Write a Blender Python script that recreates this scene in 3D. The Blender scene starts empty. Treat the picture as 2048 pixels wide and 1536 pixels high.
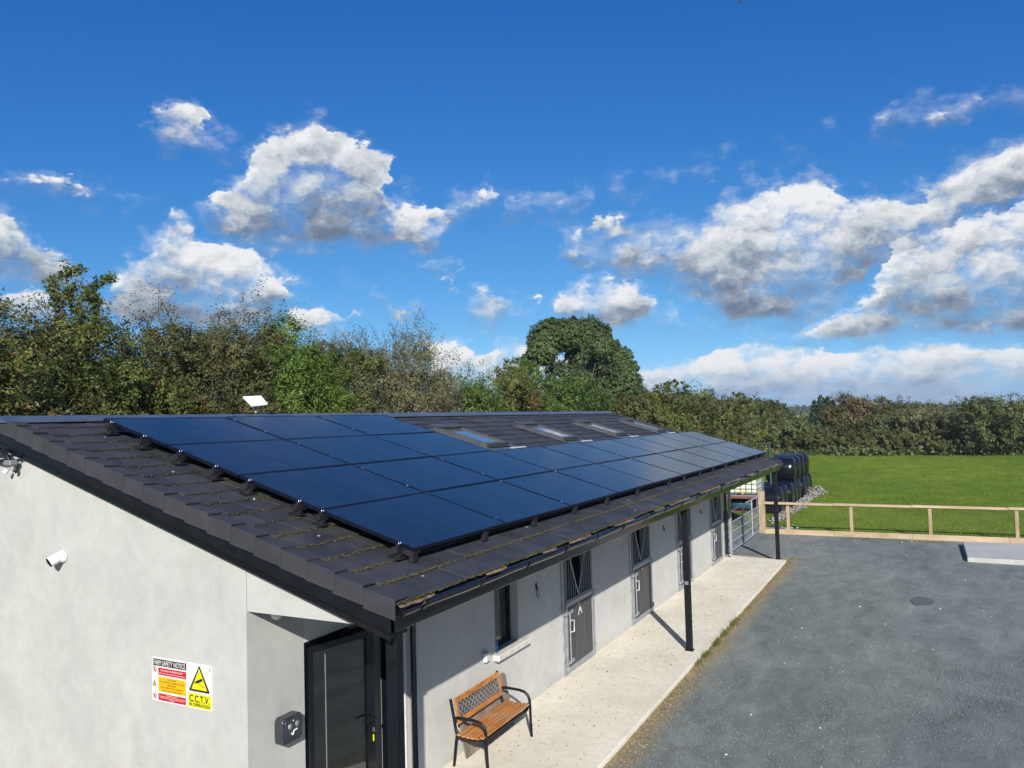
import bpy, math, random
import numpy as np
from mathutils import Vector, Matrix, Euler
R = math.radians
random.seed(7)
rng = np.random.default_rng(11)
scene = bpy.context.scene
col = scene.collection

# ------------------------------------------------------------ camera
CAM = Vector((-5.7477, -3.9811, 4.0305))
F_ = Vector((0.8866, 0.4602, 0.0455)); 
yaw, pitch, roll = -0.4786, 0.0455, -0.0274
Ff = np.array([math.cos(pitch)*math.cos(yaw), math.cos(pitch)*math.sin(yaw), math.sin(pitch)])
Rr = np.array([-math.sin(yaw), math.cos(yaw), 0.0])
Uu = -np.cross(Ff, Rr)
Uu = Uu if Uu[2] > 0 else -Uu
r_ = math.cos(roll)*Rr + math.sin(roll)*Uu
u_ = -math.sin(roll)*Rr + math.cos(roll)*Uu
fl = np.array([1, -1, 1.0])
Ff, r_, u_ = Ff*fl, r_*fl, u_*fl
cam_data = bpy.data.cameras.new('camera')
cam = bpy.data.objects.new('camera', cam_data)
col.objects.link(cam)
M = Matrix(((r_[0], u_[0], -Ff[0]), (r_[1], u_[1], -Ff[1]), (r_[2], u_[2], -Ff[2])))
cam.matrix_world = Matrix.Translation(CAM) @ M.to_4x4()
FPX = 1581.09
cam_data.sensor_width = 36; cam_data.sensor_fit = 'HORIZONTAL'
cam_data.lens = FPX/2048*36
cam_data.clip_start = 0.05; cam_data.clip_end = 9000
scene.camera = cam
def ray(px, py):
    return Ff + (px-1024)/FPX*r_ - (py-768)/FPX*u_
def azel(px, py):
    d = ray(px, py)
    return math.degrees(math.atan2(d[1], d[0])), math.degrees(math.atan2(d[2], math.hypot(d[0], d[1])))

# ------------------------------------------------------------ view
scene.view_settings.view_transform = 'Standard'
scene.view_settings.look = 'None'
scene.view_settings.gamma = 1
scene.view_settings.use_curve_mapping = False
scene.view_settings.exposure = 0.80
scene.render.resolution_x = 1024; scene.render.resolution_y = 768

# ------------------------------------------------------------ sun
SUN_EL = 26.7
sdir = Vector((-2.34, -1.42, 0)).normalized()*math.cos(R(SUN_EL)) + Vector((0, 0, math.sin(R(SUN_EL))))
sd = bpy.data.lights.new('sun', 'SUN'); sd.energy = 5.0; sd.angle = R(0.53); sd.color = (1.0, 0.955, 0.88)
so = bpy.data.objects.new('sun', sd); col.objects.link(so)
so.rotation_euler = sdir.to_track_quat('Z', 'Y').to_euler()
so.location = (-20, -12, 20)

# ------------------------------------------------------------ sky
world = bpy.data.worlds.new('World'); scene.world = world
world.use_nodes = True
wn, wl = world.node_tree.nodes, world.node_tree.links
wn.clear()
# Cloud layers as seen from here, given as (column, top row, bottom row, thickness, brightness) and turned
# into elevation against azimuth; thickness below zero = no cloud
LAY = [
 [(-60, 372, 392, .05, .9), (60, 366, 390, .08, .9), (75, 362, 380, .1, .9), (130, 362, 395, .14, .9), (200, 385, 398, .05, .9), (215, 388, 396, -1, .9), (298, 250, 270, -1, .9), (308, 232, 275, .5, .9), (340, 206, 300, .8, .85),
  (390, 222, 298, .7, .85), (440, 272, 302, .4, .9), (470, 285, 300, -.3, .9), (980, 395, 415, -1, .9), (1000, 390, 420, .15, .95), (1080, 386, 424, .25, .95), (1150, 378, 415, .12, .95), (1190, 370, 400, -.5, .9),
  (1715, 258, 280, -1, .9), (1750, 248, 278, .0, .9), (1778, 240, 262, -.2, .9), (1795, 215, 250, .0, .9), (1850, 195, 240, .10, .9), (1950, 182, 225, .04, .9), (2060, 170, 215, .02, .9), (2200, 160, 200, -1, .9)],
 [(395, 425, 455, -1, .8), (415, 405, 470, .5, .85), (470, 368, 495, 1, .85), (495, 340, 515, 1, .85), (505, 285, 520, 1, .85), (560, 262, 515, 1, .78), (640, 240, 505, 1, .7), (700, 262, 500, 1, .7), (745, 278, 505, 1, .75), (768, 300, 508, .9, .7),
  (785, 400, 508, .9, .8), (850, 410, 508, .8, .95), (885, 420, 498, .6, 1), (905, 392, 440, .45, 1), (950, 380, 420, .45, 1), (980, 376, 405, .35, 1), (1000, 385, 395, -1, 1), (1100, 480, 500, -1, .8), (1150, 450, 540, .45, .7), (1220, 436, 560, .75, .68),
  (1330, 448, 568, .8, .68), (1400, 450, 625, .95, .8), (1440, 392, 655, 1, .95), (1500, 372, 660, 1, .95), (1570, 358, 655, 1, 1), (1640, 352, 640, 1, 1), (1672, 382, 600, 1, .95), (1740, 392, 560, 1, .9), (1810, 396, 540, 1, .85), (1850, 378, 515, 1, .85), (1900, 338, 480, 1, .85), (1970, 322, 450, 1, .85), (2048, 285, 415, 1, .85), (2150, 270, 400, 1, .8), (2260, 320, 400, -1, .8)],
 [(-160, 430, 570, .9, .8), (0, 432, 575, 1, .7), (45, 448, 578, 1, .65), (90, 482, 580, 1, .6), (130, 528, 580, .9, .6), (150, 545, 575, -.5, .6), (205, 580, 620, -.5, 1), (222, 550, 650, .8, 1), (260, 510, 655, 1, 1), (300, 480, 655, 1, .85), (345, 425, 660, 1, .75), (375, 445, 665, 1, .8),
  (405, 485, 665, 1, .95), (460, 480, 660, 1, 1), (505, 505, 655, 1, 1), (550, 552, 640, .9, 1), (605, 588, 608, .4, 1), (625, 590, 605, -1, 1), (830, 520, 540, -1, 1), (850, 516, 538, .5, 1), (900, 518, 540, .45, 1), (918, 590, 640, -.3, 1), (935, 598, 650, .8, 1), (975, 588, 655, .85, .95), (1020, 600, 632, .5, .8),
  (1040, 610, 640, -.5, .8), (1108, 600, 645, -.3, 1), (1125, 582, 655, .9, 1), (1210, 548, 662, 1, 1), (1245, 565, 662, 1, 1), (1295, 572, 648, .8, 1), (1320, 600, 650, -.2, 1), (1370, 640, 660, .3, .9), (1400, 640, 662, -.6, .9), (1590, 672, 690, -.2, 1), (1650, 645, 690, .7, 1), (1705, 605, 682, .95, 1), (1755, 560, 678, 1, 1), (1772, 480, 676, 1, 1),
  (1810, 448, 668, 1, 1), (1870, 435, 665, 1, 1), (1920, 428, 672, 1, .95), (2048, 412, 675, 1, .85), (2200, 400, 670, 1, .85), (2300, 450, 640, -1, .8)],
 [(-160, 575, 650, .9, 1), (10, 592, 650, .8, 1), (65, 566, 650, .9, 1), (115, 590, 650, .6, 1), (135, 600, 650, -1, 1), (560, 640, 670, -.5, .8), (580, 622, 690, .6, .9), (640, 614, 690, .6, .9), (690, 640, 680, .2, .9), (720, 590, 610, -.6, .6), (745, 585, 602, .3, .6), (790, 612, 640, .3, .35), (835, 610, 642, .3, .35), (850, 640, 690, -.6, 1),
  (862, 690, 800, .9, 1), (900, 684, 800, 1, 1), (935, 690, 800, 1, 1), (965, 704, 800, 1, 1), (1000, 690, 800, 1, 1), (1040, 684, 800, 1, 1), (1090, 700, 800, .9, 1), (1240, 745, 845, .9, .9), (1300, 738, 845, 1, .9), (1360, 712, 845, 1, .9), (1420, 704, 845, 1, .9), (1460, 690, 845, 1, 1), (1500, 674, 845, 1, 1.0), (1535, 690, 845, 1, 1),
  (1580, 700, 845, 1, .95), (1700, 698, 845, 1, .9), (1800, 690, 845, 1, .9), (1900, 688, 845, 1, .85), (2048, 690, 845, 1, .85), (2200, 680, 845, 1, .85)],
]
A0, A1, E0, E1 = -14.0, 68.0, -2.0, 30.0
def gmath(op, a, b=None, c=None, cl=False, n=wn, l=wl):
    m = n.new('ShaderNodeMath'); m.operation = op; m.use_clamp = cl
    for i, v in enumerate((a, b, c)):
        if v is None: continue
        if isinstance(v, (int, float)): m.inputs[i].default_value = v
        else: l.new(v, m.inputs[i])
    return m.outputs[0]
def gnoise(vec, scale, detail, rough, n=wn, l=wl, dist=0.0):
    t = n.new('ShaderNodeTexNoise'); t.inputs['Scale'].default_value = scale
    t.inputs['Detail'].default_value = detail; t.inputs['Roughness'].default_value = rough
    t.inputs['Distortion'].default_value = dist
    l.new(vec, t.inputs['Vector']); return t
def wvec(op, a, b):
    m = wn.new('ShaderNodeVectorMath'); m.operation = op
    for i, v in enumerate((a, b)):
        if isinstance(v, tuple): m.inputs[i].default_value = v
        else: wl.new(v, m.inputs[i])
    return m.outputs[0]
def curve(fac, pts):
    c = wn.new('ShaderNodeFloatCurve'); cv = c.mapping.curves[0]
    pts = sorted(pts); ps = [pts[0]]
    for p in pts[1:]:
        if p[0]-ps[-1][0] > 1e-4: ps.append(p)
    cv.points[0].location = ps[0]; cv.points[-1].location = ps[-1]
    for p in ps[1:-1]: cv.points.new(*p)
    for p in cv.points: p.handle_type = 'VECTOR'
    c.mapping.use_clip = False; c.mapping.extend = 'HORIZONTAL'
    c.mapping.update(); wl.new(fac, c.inputs['Value']); return c.outputs[0]
wm = gmath
tc = wn.new('ShaderNodeTexCoord')
wsep = wn.new('ShaderNodeSeparateXYZ'); wl.new(tc.outputs['Generated'], wsep.inputs[0])
az = wm('MULTIPLY', wm('ARCTAN2', wsep.outputs[1], wsep.outputs[0]), 57.29578)
elv = wm('MULTIPLY', wm('ARCSINE', wsep.outputs[2]), 57.29578)
cmb = wn.new('ShaderNodeCombineXYZ'); wl.new(az, cmb.inputs[0]); wl.new(wm('MULTIPLY', elv, 1.5), cmb.inputs[1])
wp = gnoise(cmb.outputs[0], .38, 4, .6)
wpo = wvec('MULTIPLY', wvec('SUBTRACT', wp.outputs['Color'], (.5, .5, .5)), (4.2, 4.0, 0))
wps = wn.new('ShaderNodeSeparateXYZ'); wl.new(wpo, wps.inputs[0])
az2 = wm('ADD', az, wps.outputs[0])
# less ragged towards the horizon, where clouds are farther off
el2 = wm('ADD', elv, wm('MULTIPLY', wps.outputs[1], wm('MULTIPLY_ADD', elv, .05, .25, True)))
azn = wm('DIVIDE', wm('SUBTRACT', az2, A0), A1-A0)
acc = None; shade = None
for L in LAY:
    P = [(azel(x, t), azel(x, b_), w_, br) for x, t, b_, w_, br in L]
    fx_ = lambda v: (v-A0)/(A1-A0); fy_ = lambda v: (v-E0)/(E1-E0)
    top = wm('MULTIPLY_ADD', curve(azn, [(fx_(t[0]), fy_(t[1])) for t, b_, w_, br in P]), E1-E0, E0)
    bot = wm('MULTIPLY_ADD', curve(azn, [(fx_(t[0]), fy_(b_[1])) for t, b_, w_, br in P]), E1-E0, E0)
    wt = wm('MULTIPLY_ADD', curve(azn, [(fx_(t[0]), (w_*.5+.5 if w_ < 0 or w_ > .6 else .5+.5*(-.02+.75*w_))) for t, b_, w_, br in P]), 2.0, -1.0)
    bri = curve(azn, [(fx_(t[0]), br) for t, b_, w_, br in P])
    up_ = wm('MULTIPLY', wm('SUBTRACT', top, el2), 1.25 if L is not LAY[3] else 2.2)
    dn_ = wm('MULTIPLY', wm('SUBTRACT', el2, bot), .95)
    f_ = wm('MINIMUM', wm('MINIMUM', up_, dn_), wt)
    hh = wm('DIVIDE', wm('SUBTRACT', el2, bot), wm('MAXIMUM', wm('SUBTRACT', top, bot), .5), None, True)
    sh = wm('MULTIPLY', wm('MULTIPLY_ADD', wm('POWER', hh, 1.15 if L in (LAY[1], LAY[2]) else .9), 1.15, .03), bri)
    if acc is None: acc, shade, hsel = f_, sh, hh
    else:
        k_ = wm('MULTIPLY_ADD', wm('SUBTRACT', f_, acc), 2.5, .5, True)
        shade = wm('ADD', wm('MULTIPLY', sh, k_), wm('MULTIPLY', shade, wm('SUBTRACT', 1.0, k_)))
        hsel = wm('ADD', wm('MULTIPLY', hh, k_), wm('MULTIPLY', hsel, wm('SUBTRACT', 1.0, k_)))
        acc = wm('MAXIMUM', acc, f_)
# elsewhere in the sky the same kind of scattered cloud goes on
cov = gnoise(cmb.outputs[0], .055, 2, .5)
gen = wm('MULTIPLY_ADD', cov.outputs['Fac'], 9.0, -5.0)
outm = wm('MULTIPLY_ADD', wm('ABSOLUTE', wm('SUBTRACT', az, 27)), .25, -10.5)
outm2 = wm('MULTIPLY_ADD', elv, .25, -9.6)
gen = wm('ADD', gen, wm('MINIMUM', wm('MAXIMUM', outm, outm2), 0.0))
gen = wm('MINIMUM', gen, wm('MULTIPLY_ADD', elv, -.04, 1.9))
acc = wm('MAXIMUM', wm('MINIMUM', gen, 1.0), acc)
def billow(vec):
    v = wn.new('ShaderNodeTexVoronoi'); v.voronoi_dimensions = '2D'; v.feature = 'F1'; v.inputs['Scale'].default_value = .30
    v.inputs['Detail'].default_value = 3.2; v.inputs['Roughness'].default_value = .58; v.inputs['Lacunarity'].default_value = 2.3
    wl.new(vec, v.inputs['Vector']); return v.outputs['Distance']
n1 = gnoise(cmb.outputs[0], .5, 8, .62)
n0 = gnoise(cmb.outputs[0], .22, 3, .5)
pw = wvec('ADD', cmb.outputs[0], wvec('MULTIPLY', wvec('SUBTRACT', n1.outputs['Color'], (.5, .5, .5)), (2.6, 2.6, 0)))
b1 = billow(pw); b2 = billow(wvec('ADD', pw, (.35, .95, 0)))
fld = wm('ADD', acc, wm('ADD', wm('MULTIPLY_ADD', n1.outputs['Fac'], 2.3, -1.15), wm('MULTIPLY_ADD', b1, -.85, .70)))
alpha = wn.new('ShaderNodeMapRange'); alpha.interpolation_type = 'SMOOTHSTEP'
alpha.inputs['From Min'].default_value = 0.0; alpha.inputs['From Max'].default_value = 1.0
# crisp cauliflower heads on top, frayed vapour underneath and here and there
softn = wm('MULTIPLY_ADD', wm('MULTIPLY_ADD', n0.outputs['Fac'], 5, -2.0, True), 1.3, .40)
softn = wm('ADD', softn, wm('MULTIPLY', wm('SUBTRACT', 1.0, hsel), .9))
wl.new(wm('DIVIDE', wm('ADD', fld, .25), softn), alpha.inputs['Value'])
# thin vapour round the clouds
veil = wn.new('ShaderNodeMapRange'); veil.interpolation_type = 'SMOOTHSTEP'
veil.inputs['From Min'].default_value = -1.1; veil.inputs['From Max'].default_value = 1.3; veil.inputs['To Max'].default_value = .42
wl.new(wm('ADD', wm('MAXIMUM', acc, -1.6), wm('MULTIPLY_ADD', n1.outputs['Fac'], 5.0, -2.7)), veil.inputs['Value'])
relief = wm('MULTIPLY_ADD', wm('SUBTRACT', b2, b1), .5, wm('MULTIPLY_ADD', n1.outputs['Fac'], .7, -.36))
# thin edges let light through, thick middles stay grey
thick = wm('MULTIPLY_ADD', wm('MINIMUM', wm('MAXIMUM', fld, 0.0), 1.6), -.17, .19)
lit = wm('ADD', wm('ADD', shade, relief), wm('ADD', thick, wm('MULTIPLY_ADD', n0.outputs['Fac'], .5, -.25)), None, True)
cr = wn.new('ShaderNodeValToRGB')
e = cr.color_ramp.elements
e[0].position = 0.0; e[0].color = (.16, .21, .30, 1)
e[1].position = 1.0; e[1].color = (.93, .94, .95, 1)
m1 = e.new(.30); m1.color = (.30, .36, .45, 1)
m2 = e.new(.60); m2.color = (.60, .65, .70, 1)
wl.new(lit, cr.inputs[0])
# sky colour; the look-up is lifted a little off the horizon, where the model turns yellow
sky = wn.new('ShaderNodeTexSky'); sky.sky_type = 'NISHITA'; sky.sun_disc = False
sky.sun_elevation = R(SUN_EL); sky.sun_rotation = math.atan2(sdir.x, sdir.y)
sky.altitude = 300; sky.air_density = 1.0; sky.dust_density = .0; sky.ozone_density = 5.0
SKY_STR = 0.0683
sv = wn.new('ShaderNodeCombineXYZ'); wl.new(wsep.outputs[0], sv.inputs[0]); wl.new(wsep.outputs[1], sv.inputs[1])
wl.new(wm('MULTIPLY_ADD', wm('MAXIMUM', wsep.outputs[2], .055), 1.0, .16), sv.inputs[2])
nv = wn.new('ShaderNodeVectorMath'); nv.operation = 'NORMALIZE'; wl.new(sv.outputs[0], nv.inputs[0]); wl.new(nv.outputs[0], sky.inputs[0])
sks = wn.new('ShaderNodeHueSaturation'); sks.inputs['Saturation'].default_value = 1.12; sks.inputs['Hue'].default_value = .512
sks.inputs['Value'].default_value = 1.0
wl.new(sky.outputs[0], sks.inputs['Color'])
# channel response of the phone camera: deep blue aloft, pale towards the horizon
GN = 1.741*SKY_STR
ssp = wn.new('ShaderNodeSeparateColor'); wl.new(sks.outputs[0], ssp.inputs[0])
scb = wn.new('ShaderNodeCombineColor')
for i_, (k_, p_) in enumerate(((11.8, 2.18), (2.26, 1.34), (1.14, .824))):
    wl.new(wm('MULTIPLY', wm('POWER', wm('MULTIPLY', ssp.outputs[i_], GN), p_), k_/GN), scb.inputs[i_])
mix = wn.new('ShaderNodeMix'); mix.data_type = 'RGBA'
# cloud radiance is given on the same scale as the sky's
hz_ = wm('MULTIPLY', wm('MULTIPLY_ADD', elv, -.28, 1.0, True), .85)
hzm = wn.new('ShaderNodeMix'); hzm.data_type = 'RGBA'; hzm.inputs[7].default_value = (.22, .40, .66, 1)
wl.new(hz_, hzm.inputs['Factor']); wl.new(cr.outputs[0], hzm.inputs[6])
csc = wn.new('ShaderNodeVectorMath'); csc.operation = 'SCALE'; csc.inputs['Scale'].default_value = .546/SKY_STR
wl.new(hzm.outputs[2], csc.inputs[0])
wl.new(wm('MULTIPLY', wm('MAXIMUM', alpha.outputs[0], veil.outputs[0]), .98), mix.inputs['Factor']); wl.new(scb.outputs[0], mix.inputs[6]); wl.new(csc.outputs[0], mix.inputs[7])
bg = wn.new('ShaderNodeBackground'); bg.inputs['Strength'].default_value = SKY_STR
wl.new(mix.outputs[2], bg.inputs[0])
wo = wn.new('ShaderNodeOutputWorld'); wl.new(bg.outputs[0], wo.inputs[0])
world.cycles.sampling_method = 'MANUAL'; world.cycles.sample_map_resolution = 256

# ============================================================ materials
def new_mat(name):
    m = bpy.data.materials.new(name); m.use_nodes = True
    n, l = m.node_tree.nodes, m.node_tree.links
    return m, n, l, n['Principled BSDF']
def pos_vec(n, l, stretch=(1, 1, 1)):
    geo = n.new('ShaderNodeNewGeometry')
    mp = n.new('ShaderNodeMapping'); mp.inputs['Scale'].default_value = stretch
    l.new(geo.outputs['Position'], mp.inputs['Vector']); return mp.outputs[0]
ALB = .84      # overall reflectance level of the painted and natural surfaces
def ramp(n, l, fac, stops):
    if max(max(c) for p, c in stops) < .99: stops = [(p, tuple(x*ALB for x in c)) for p, c in stops]
    r = n.new('ShaderNodeValToRGB'); el = r.color_ramp.elements
    el[0].position, el[0].color = stops[0][0], (*stops[0][1], 1)
    el[1].position, el[1].color = stops[-1][0], (*stops[-1][1], 1)
    for p, c in stops[1:-1]:
        q = el.new(p); q.color = (*c, 1)
    l.new(fac, r.inputs[0]); return r.outputs[0]
def mixc(n, l, f, a, b, mode='MIX'):
    m = n.new('ShaderNodeMix'); m.data_type = 'RGBA'; m.blend_type = mode
    for i, v in ((0, f), (6, a), (7, b)):
        if isinstance(v, (int, float)): m.inputs[i].default_value = v
        elif isinstance(v, tuple): m.inputs[i].default_value = (*v, 1)
        else: l.new(v, m.inputs[i])
    return m.outputs[2]
def bump(n, l, b, h, strength=.3, dist=.01):
    bp = n.new('ShaderNodeBump'); bp.inputs['Strength'].default_value = strength; bp.inputs['Distance'].default_value = dist
    l.new(h, bp.inputs['Height']); l.new(bp.outputs[0], b.inputs['Normal']); return bp
def surf(name, c1, c2, scale=3, rough=.6, metal=0, bs=.2, bd=.005, bscale=None, stretch=(1, 1, 1), spec=.5, detail=6, rv=.0, island=0.0, coat=0):
    m, n, l, b = new_mat(name)
    v = pos_vec(n, l, stretch)
    t = gnoise(v, scale, detail, .6, n, l)
    c = ramp(n, l, t.outputs['Fac'], [(.3, c1), (.7, c2)])
    if island:
        geo = n.new('ShaderNodeNewGeometry')
        hs = n.new('ShaderNodeHueSaturation')
        l.new(gmath('MULTIPLY_ADD', geo.outputs['Random Per Island'], island, 1-island/2, n=n, l=l), hs.inputs['Value'])
        l.new(c, hs.inputs['Color']); c = hs.outputs[0]
    l.new(c, b.inputs['Base Color'])
    b.inputs['Roughness'].default_value = rough; b.inputs['Metallic'].default_value = metal
    b.inputs['Specular IOR Level'].default_value = spec; b.inputs['Coat Weight'].default_value = coat
    if rv:
        l.new(gmath('MULTIPLY_ADD', t.outputs['Fac'], rv, rough-rv/2, n=n, l=l), b.inputs['Roughness'])
    if bs:
        t2 = gnoise(v, bscale or scale*8, 5, .6, n, l); bump(n, l, b, t2.outputs['Fac'], bs, bd)
    return m
MT = {}
# --- painted render of the walls
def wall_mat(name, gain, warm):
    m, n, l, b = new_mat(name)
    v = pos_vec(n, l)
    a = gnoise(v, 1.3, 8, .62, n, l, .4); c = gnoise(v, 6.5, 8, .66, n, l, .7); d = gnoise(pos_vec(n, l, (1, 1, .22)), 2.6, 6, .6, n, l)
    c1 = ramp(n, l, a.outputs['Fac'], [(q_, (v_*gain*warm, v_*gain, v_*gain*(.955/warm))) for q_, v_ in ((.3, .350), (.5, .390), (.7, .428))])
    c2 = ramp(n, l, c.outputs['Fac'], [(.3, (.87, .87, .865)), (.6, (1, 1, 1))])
    x = mixc(n, l, .75, c1, c2, 'MULTIPLY')
    # drip staining and a damp, dirty foot
    x = mixc(n, l, gmath('MULTIPLY', gmath('MULTIPLY_ADD', d.outputs['Fac'], 3.5, -1.9, True, n, l), .3, n=n, l=l), x, (.40, .38, .31))
    geo = n.new('ShaderNodeNewGeometry'); s = n.new('ShaderNodeSeparateXYZ'); l.new(geo.outputs['Position'], s.inputs[0])
    foot = gmath('MULTIPLY_ADD', s.outputs[2], -4.5, .75, True, n, l)
    foot = gmath('MULTIPLY', foot, gmath('MULTIPLY_ADD', d.outputs['Fac'], 2, -.5, True, n, l), n=n, l=l)
    x = mixc(n, l, foot, x, (.30, .29, .25))
    l.new(x, b.inputs['Base Color']); b.inputs['Roughness'].default_value = .85
    h = gmath('ADD', c.outputs['Fac'], gnoise(v, 60, 5, .6, n, l).outputs['Fac'], n=n, l=l)
    bump(n, l, b, h, .22, .006); return m
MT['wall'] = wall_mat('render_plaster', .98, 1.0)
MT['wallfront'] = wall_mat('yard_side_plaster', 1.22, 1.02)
MT['inner'] = surf('inner_plaster', (.40, .40, .38), (.5, .5, .47), 2, .9)
def tile_mat():
    m, n, l, b = new_mat('roof_tile_slate_grey')
    v = pos_vec(n, l); geo = n.new('ShaderNodeNewGeometry')
    a = gnoise(v, 4, 8, .65, n, l); f = gnoise(v, 45, 6, .7, n, l)
    oi = n.new('ShaderNodeObjectInfo')
    base = ramp(n, l, a.outputs['Fac'], [(.3, (.018, .020, .025)), (.55, (.030, .032, .039)), (.75, (.048, .049, .056))])
    hs = n.new('ShaderNodeHueSaturation')
    rnd = gmath('ADD', gmath('MULTIPLY', oi.outputs['Random'], .5, n=n, l=l), gmath('MULTIPLY_ADD', geo.outputs['Random Per Island'], .3, .6, n=n, l=l), n=n, l=l)
    l.new(rnd, hs.inputs['Value']); l.new(base, hs.inputs['Color'])
    x = mixc(n, l, gmath('MULTIPLY_ADD', f.outputs['Fac'], 2.2, -1.1, True, n, l), hs.outputs[0], (.065, .065, .064))
    vo = n.new('ShaderNodeTexVoronoi'); vo.inputs['Scale'].default_value = 3.2; l.new(v, vo.inputs['Vector'])
    dots = gmath('LESS_THAN', vo.outputs['Distance'], .045, n=n, l=l)
    x = mixc(n, l, dots, x, (.5, .5, .47))
    li = gnoise(v, 1.6, 4, .6, n, l)
    x = mixc(n, l, gmath('MULTIPLY', gmath('MULTIPLY_ADD', li.outputs['Fac'], 4, -2.1, True, n, l), .35, n=n, l=l), x, (.085, .08, .05))
    l.new(x, b.inputs['Base Color']); b.inputs['Roughness'].default_value = .62; b.inputs['Specular IOR Level'].default_value = .3
    bump(n, l, b, f.outputs['Fac'], .35, .004); return m
MT['tile'] = tile_mat()
MT['verge'] = surf('verge_plastic_grey', (.030, .031, .037), (.042, .043, .050), 5, .6, bs=.1, island=.2, spec=.25)
MT['pvc'] = surf('black_gloss_pvc', (.003, .0035, .006), (.006, .007, .011), 2, .14, bs=.06, bd=.01, bscale=3, spec=.5, rv=.1)
MT['blackmetal'] = surf('black_painted_steel', (.004, .005, .008), (.009, .010, .015), 6, .4, bs=.1, rv=.15, spec=.2)
MT['moss'] = surf('moss', (.035, .032, .010), (.105, .092, .030), 30, .95, bs=.4, bd=.004)
MT['felt'] = surf('torn_roof_felt', (.07, .045, .03), (.26, .18, .11), 9, .8, bs=.4)
MT['ridge'] = surf('ridge_metal', (.16, .19, .24), (.25, .29, .34), 2, .35, .75, bs=.1)
MT['galv'] = surf('galvanised_steel', (.32, .34, .36), (.48, .50, .52), 9, .42, .55, bs=.08, rv=.2)
MT['galvdull'] = surf('galvanised_bars', (.16, .19, .20), (.25, .28, .30), 9, .5, .4, bs=.08)
MT['board'] = surf('stable_board', (.035, .036, .038), (.07, .07, .072), 7, .6, stretch=(1, 1, .15), bs=.2)
MT['dark'] = surf('unlit_lining', (.01, .01, .01), (.02, .02, .02), 3, .9, bs=0)
MT['white'] = surf('white_plastic', (.66, .66, .65), (.72, .72, .71), 4, .35, bs=0)
MT['offwhite'] = surf('off_white_paint', (.42, .42, .41), (.55, .55, .53), 8, .5, bs=.1)
MT['alu'] = surf('silver_clamp', (.4, .4, .42), (.55, .55, .57), 9, .3, .9, bs=0)
MT['darkfoot'] = surf('mount_block_dark', (.010, .011, .014), (.028, .030, .034), 9, .45, .2, bs=.1)
MT['sill'] = surf('concrete_sill', (.42, .41, .37), (.58, .57, .52), 9, .85, bs=.3)
MT['greyplastic'] = surf('grey_plastic', (.12, .125, .13), (.2, .205, .21), 6, .4, bs=.05)
MT['slate'] = surf('dark_slate_plastic', (.018, .022, .03), (.04, .045, .055), 5, .35, bs=.05)
MT['brown'] = surf('weathered_plywood', (.11, .085, .07), (.24, .19, .15), 6, .8, stretch=(1, 1, .25), bs=.3)
MT['rust'] = surf('red_oxide_steel', (.10, .03, .018), (.2, .07, .04), 8, .7, bs=.2)
MT['teal'] = surf('teal_barrel', (.02, .07, .10), (.04, .11, .15), 3, .35, bs=.05)
MT['paleteal'] = surf('pale_teal_tub', (.22, .33, .33), (.3, .42, .42), 3, .3, bs=.05)
MT['blue'] = surf('blue_plastic', (.02, .12, .4), (.03, .18, .5), 3, .35, bs=0)
MT['ibc'] = surf('ibc_plastic', (.55, .58, .42), (.72, .74, .6), 2, .5, bs=.1)
MT['valve'] = surf('yellow_valve', (.5, .33, .1), (.65, .45, .18), 6, .5, bs=0)
MT['fence'] = surf('fence_timber', (.27, .195, .12), (.46, .36, .24), 5, .8, stretch=(1, .25, 1), bs=.3, island=.12)
MT['fencepost'] = surf('fence_post_timber', (.20, .14, .08), (.36, .27, .17), 6, .8, stretch=(1, 1, .25), bs=.3, island=.12)
MT['wire'] = surf('fence_wire', (.12, .12, .11), (.2, .2, .19), 6, .5, .6, bs=0)
MT['stone'] = surf('rubble_stone', (.12, .11, .10), (.33, .31, .28), 7, .85, bs=.4, island=.6)
MT['greensteel'] = surf('dark_green_steel', (.02, .05, .03), (.03, .07, .045), 4, .45, bs=0)
MT['bark'] = surf('bark', (.035, .03, .022), (.085, .072, .055), 9, .9, bs=.5, bd=.01)
MT['twig'] = surf('twig', (.075, .055, .035), (.16, .125, .085), 5, .9, bs=0, island=.5)
MT['bird'] = surf('dark_feathers', (.008, .008, .012), (.02, .02, .025), 6, .8, bs=0)
MT['drain'] = surf('damp_iron_cover', (.065, .075, .074), (.11, .122, .118), 12, .7, bs=.4)
def wood_mat():
    m, n, l, b = new_mat('varnished_bench_wood')
    v = pos_vec(n, l, (2, 14, 14)); a = gnoise(v, 3, 6, .6, n, l, .6); w = gnoise(pos_vec(n, l), 3.5, 4, .6, n, l)
    c = ramp(n, l, a.outputs['Fac'], [(.3, (.22, .075, .018)), (.55, (.42, .165, .04)), (.75, (.55, .27, .09))])
    geo = n.new('ShaderNodeNewGeometry'); s = n.new('ShaderNodeSeparateXYZ'); l.new(geo.outputs['Position'], s.inputs[0])
    wear = gmath('MULTIPLY_ADD', w.outputs['Fac'], 3.2, -1.5, True, n, l)
    seat = gmath('LESS_THAN', s.outputs[2], .42, n=n, l=l)
    c = mixc(n, l, gmath('MULTIPLY', gmath('MULTIPLY', wear, seat, n=n, l=l), .75, n=n, l=l), c, (.33, .25, .16))
    l.new(c, b.inputs['Base Color']); b.inputs['Roughness'].default_value = .45
    bump(n, l, b, a.outputs['Fac'], .2, .002); return m
MT['wood'] = wood_mat()
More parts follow.
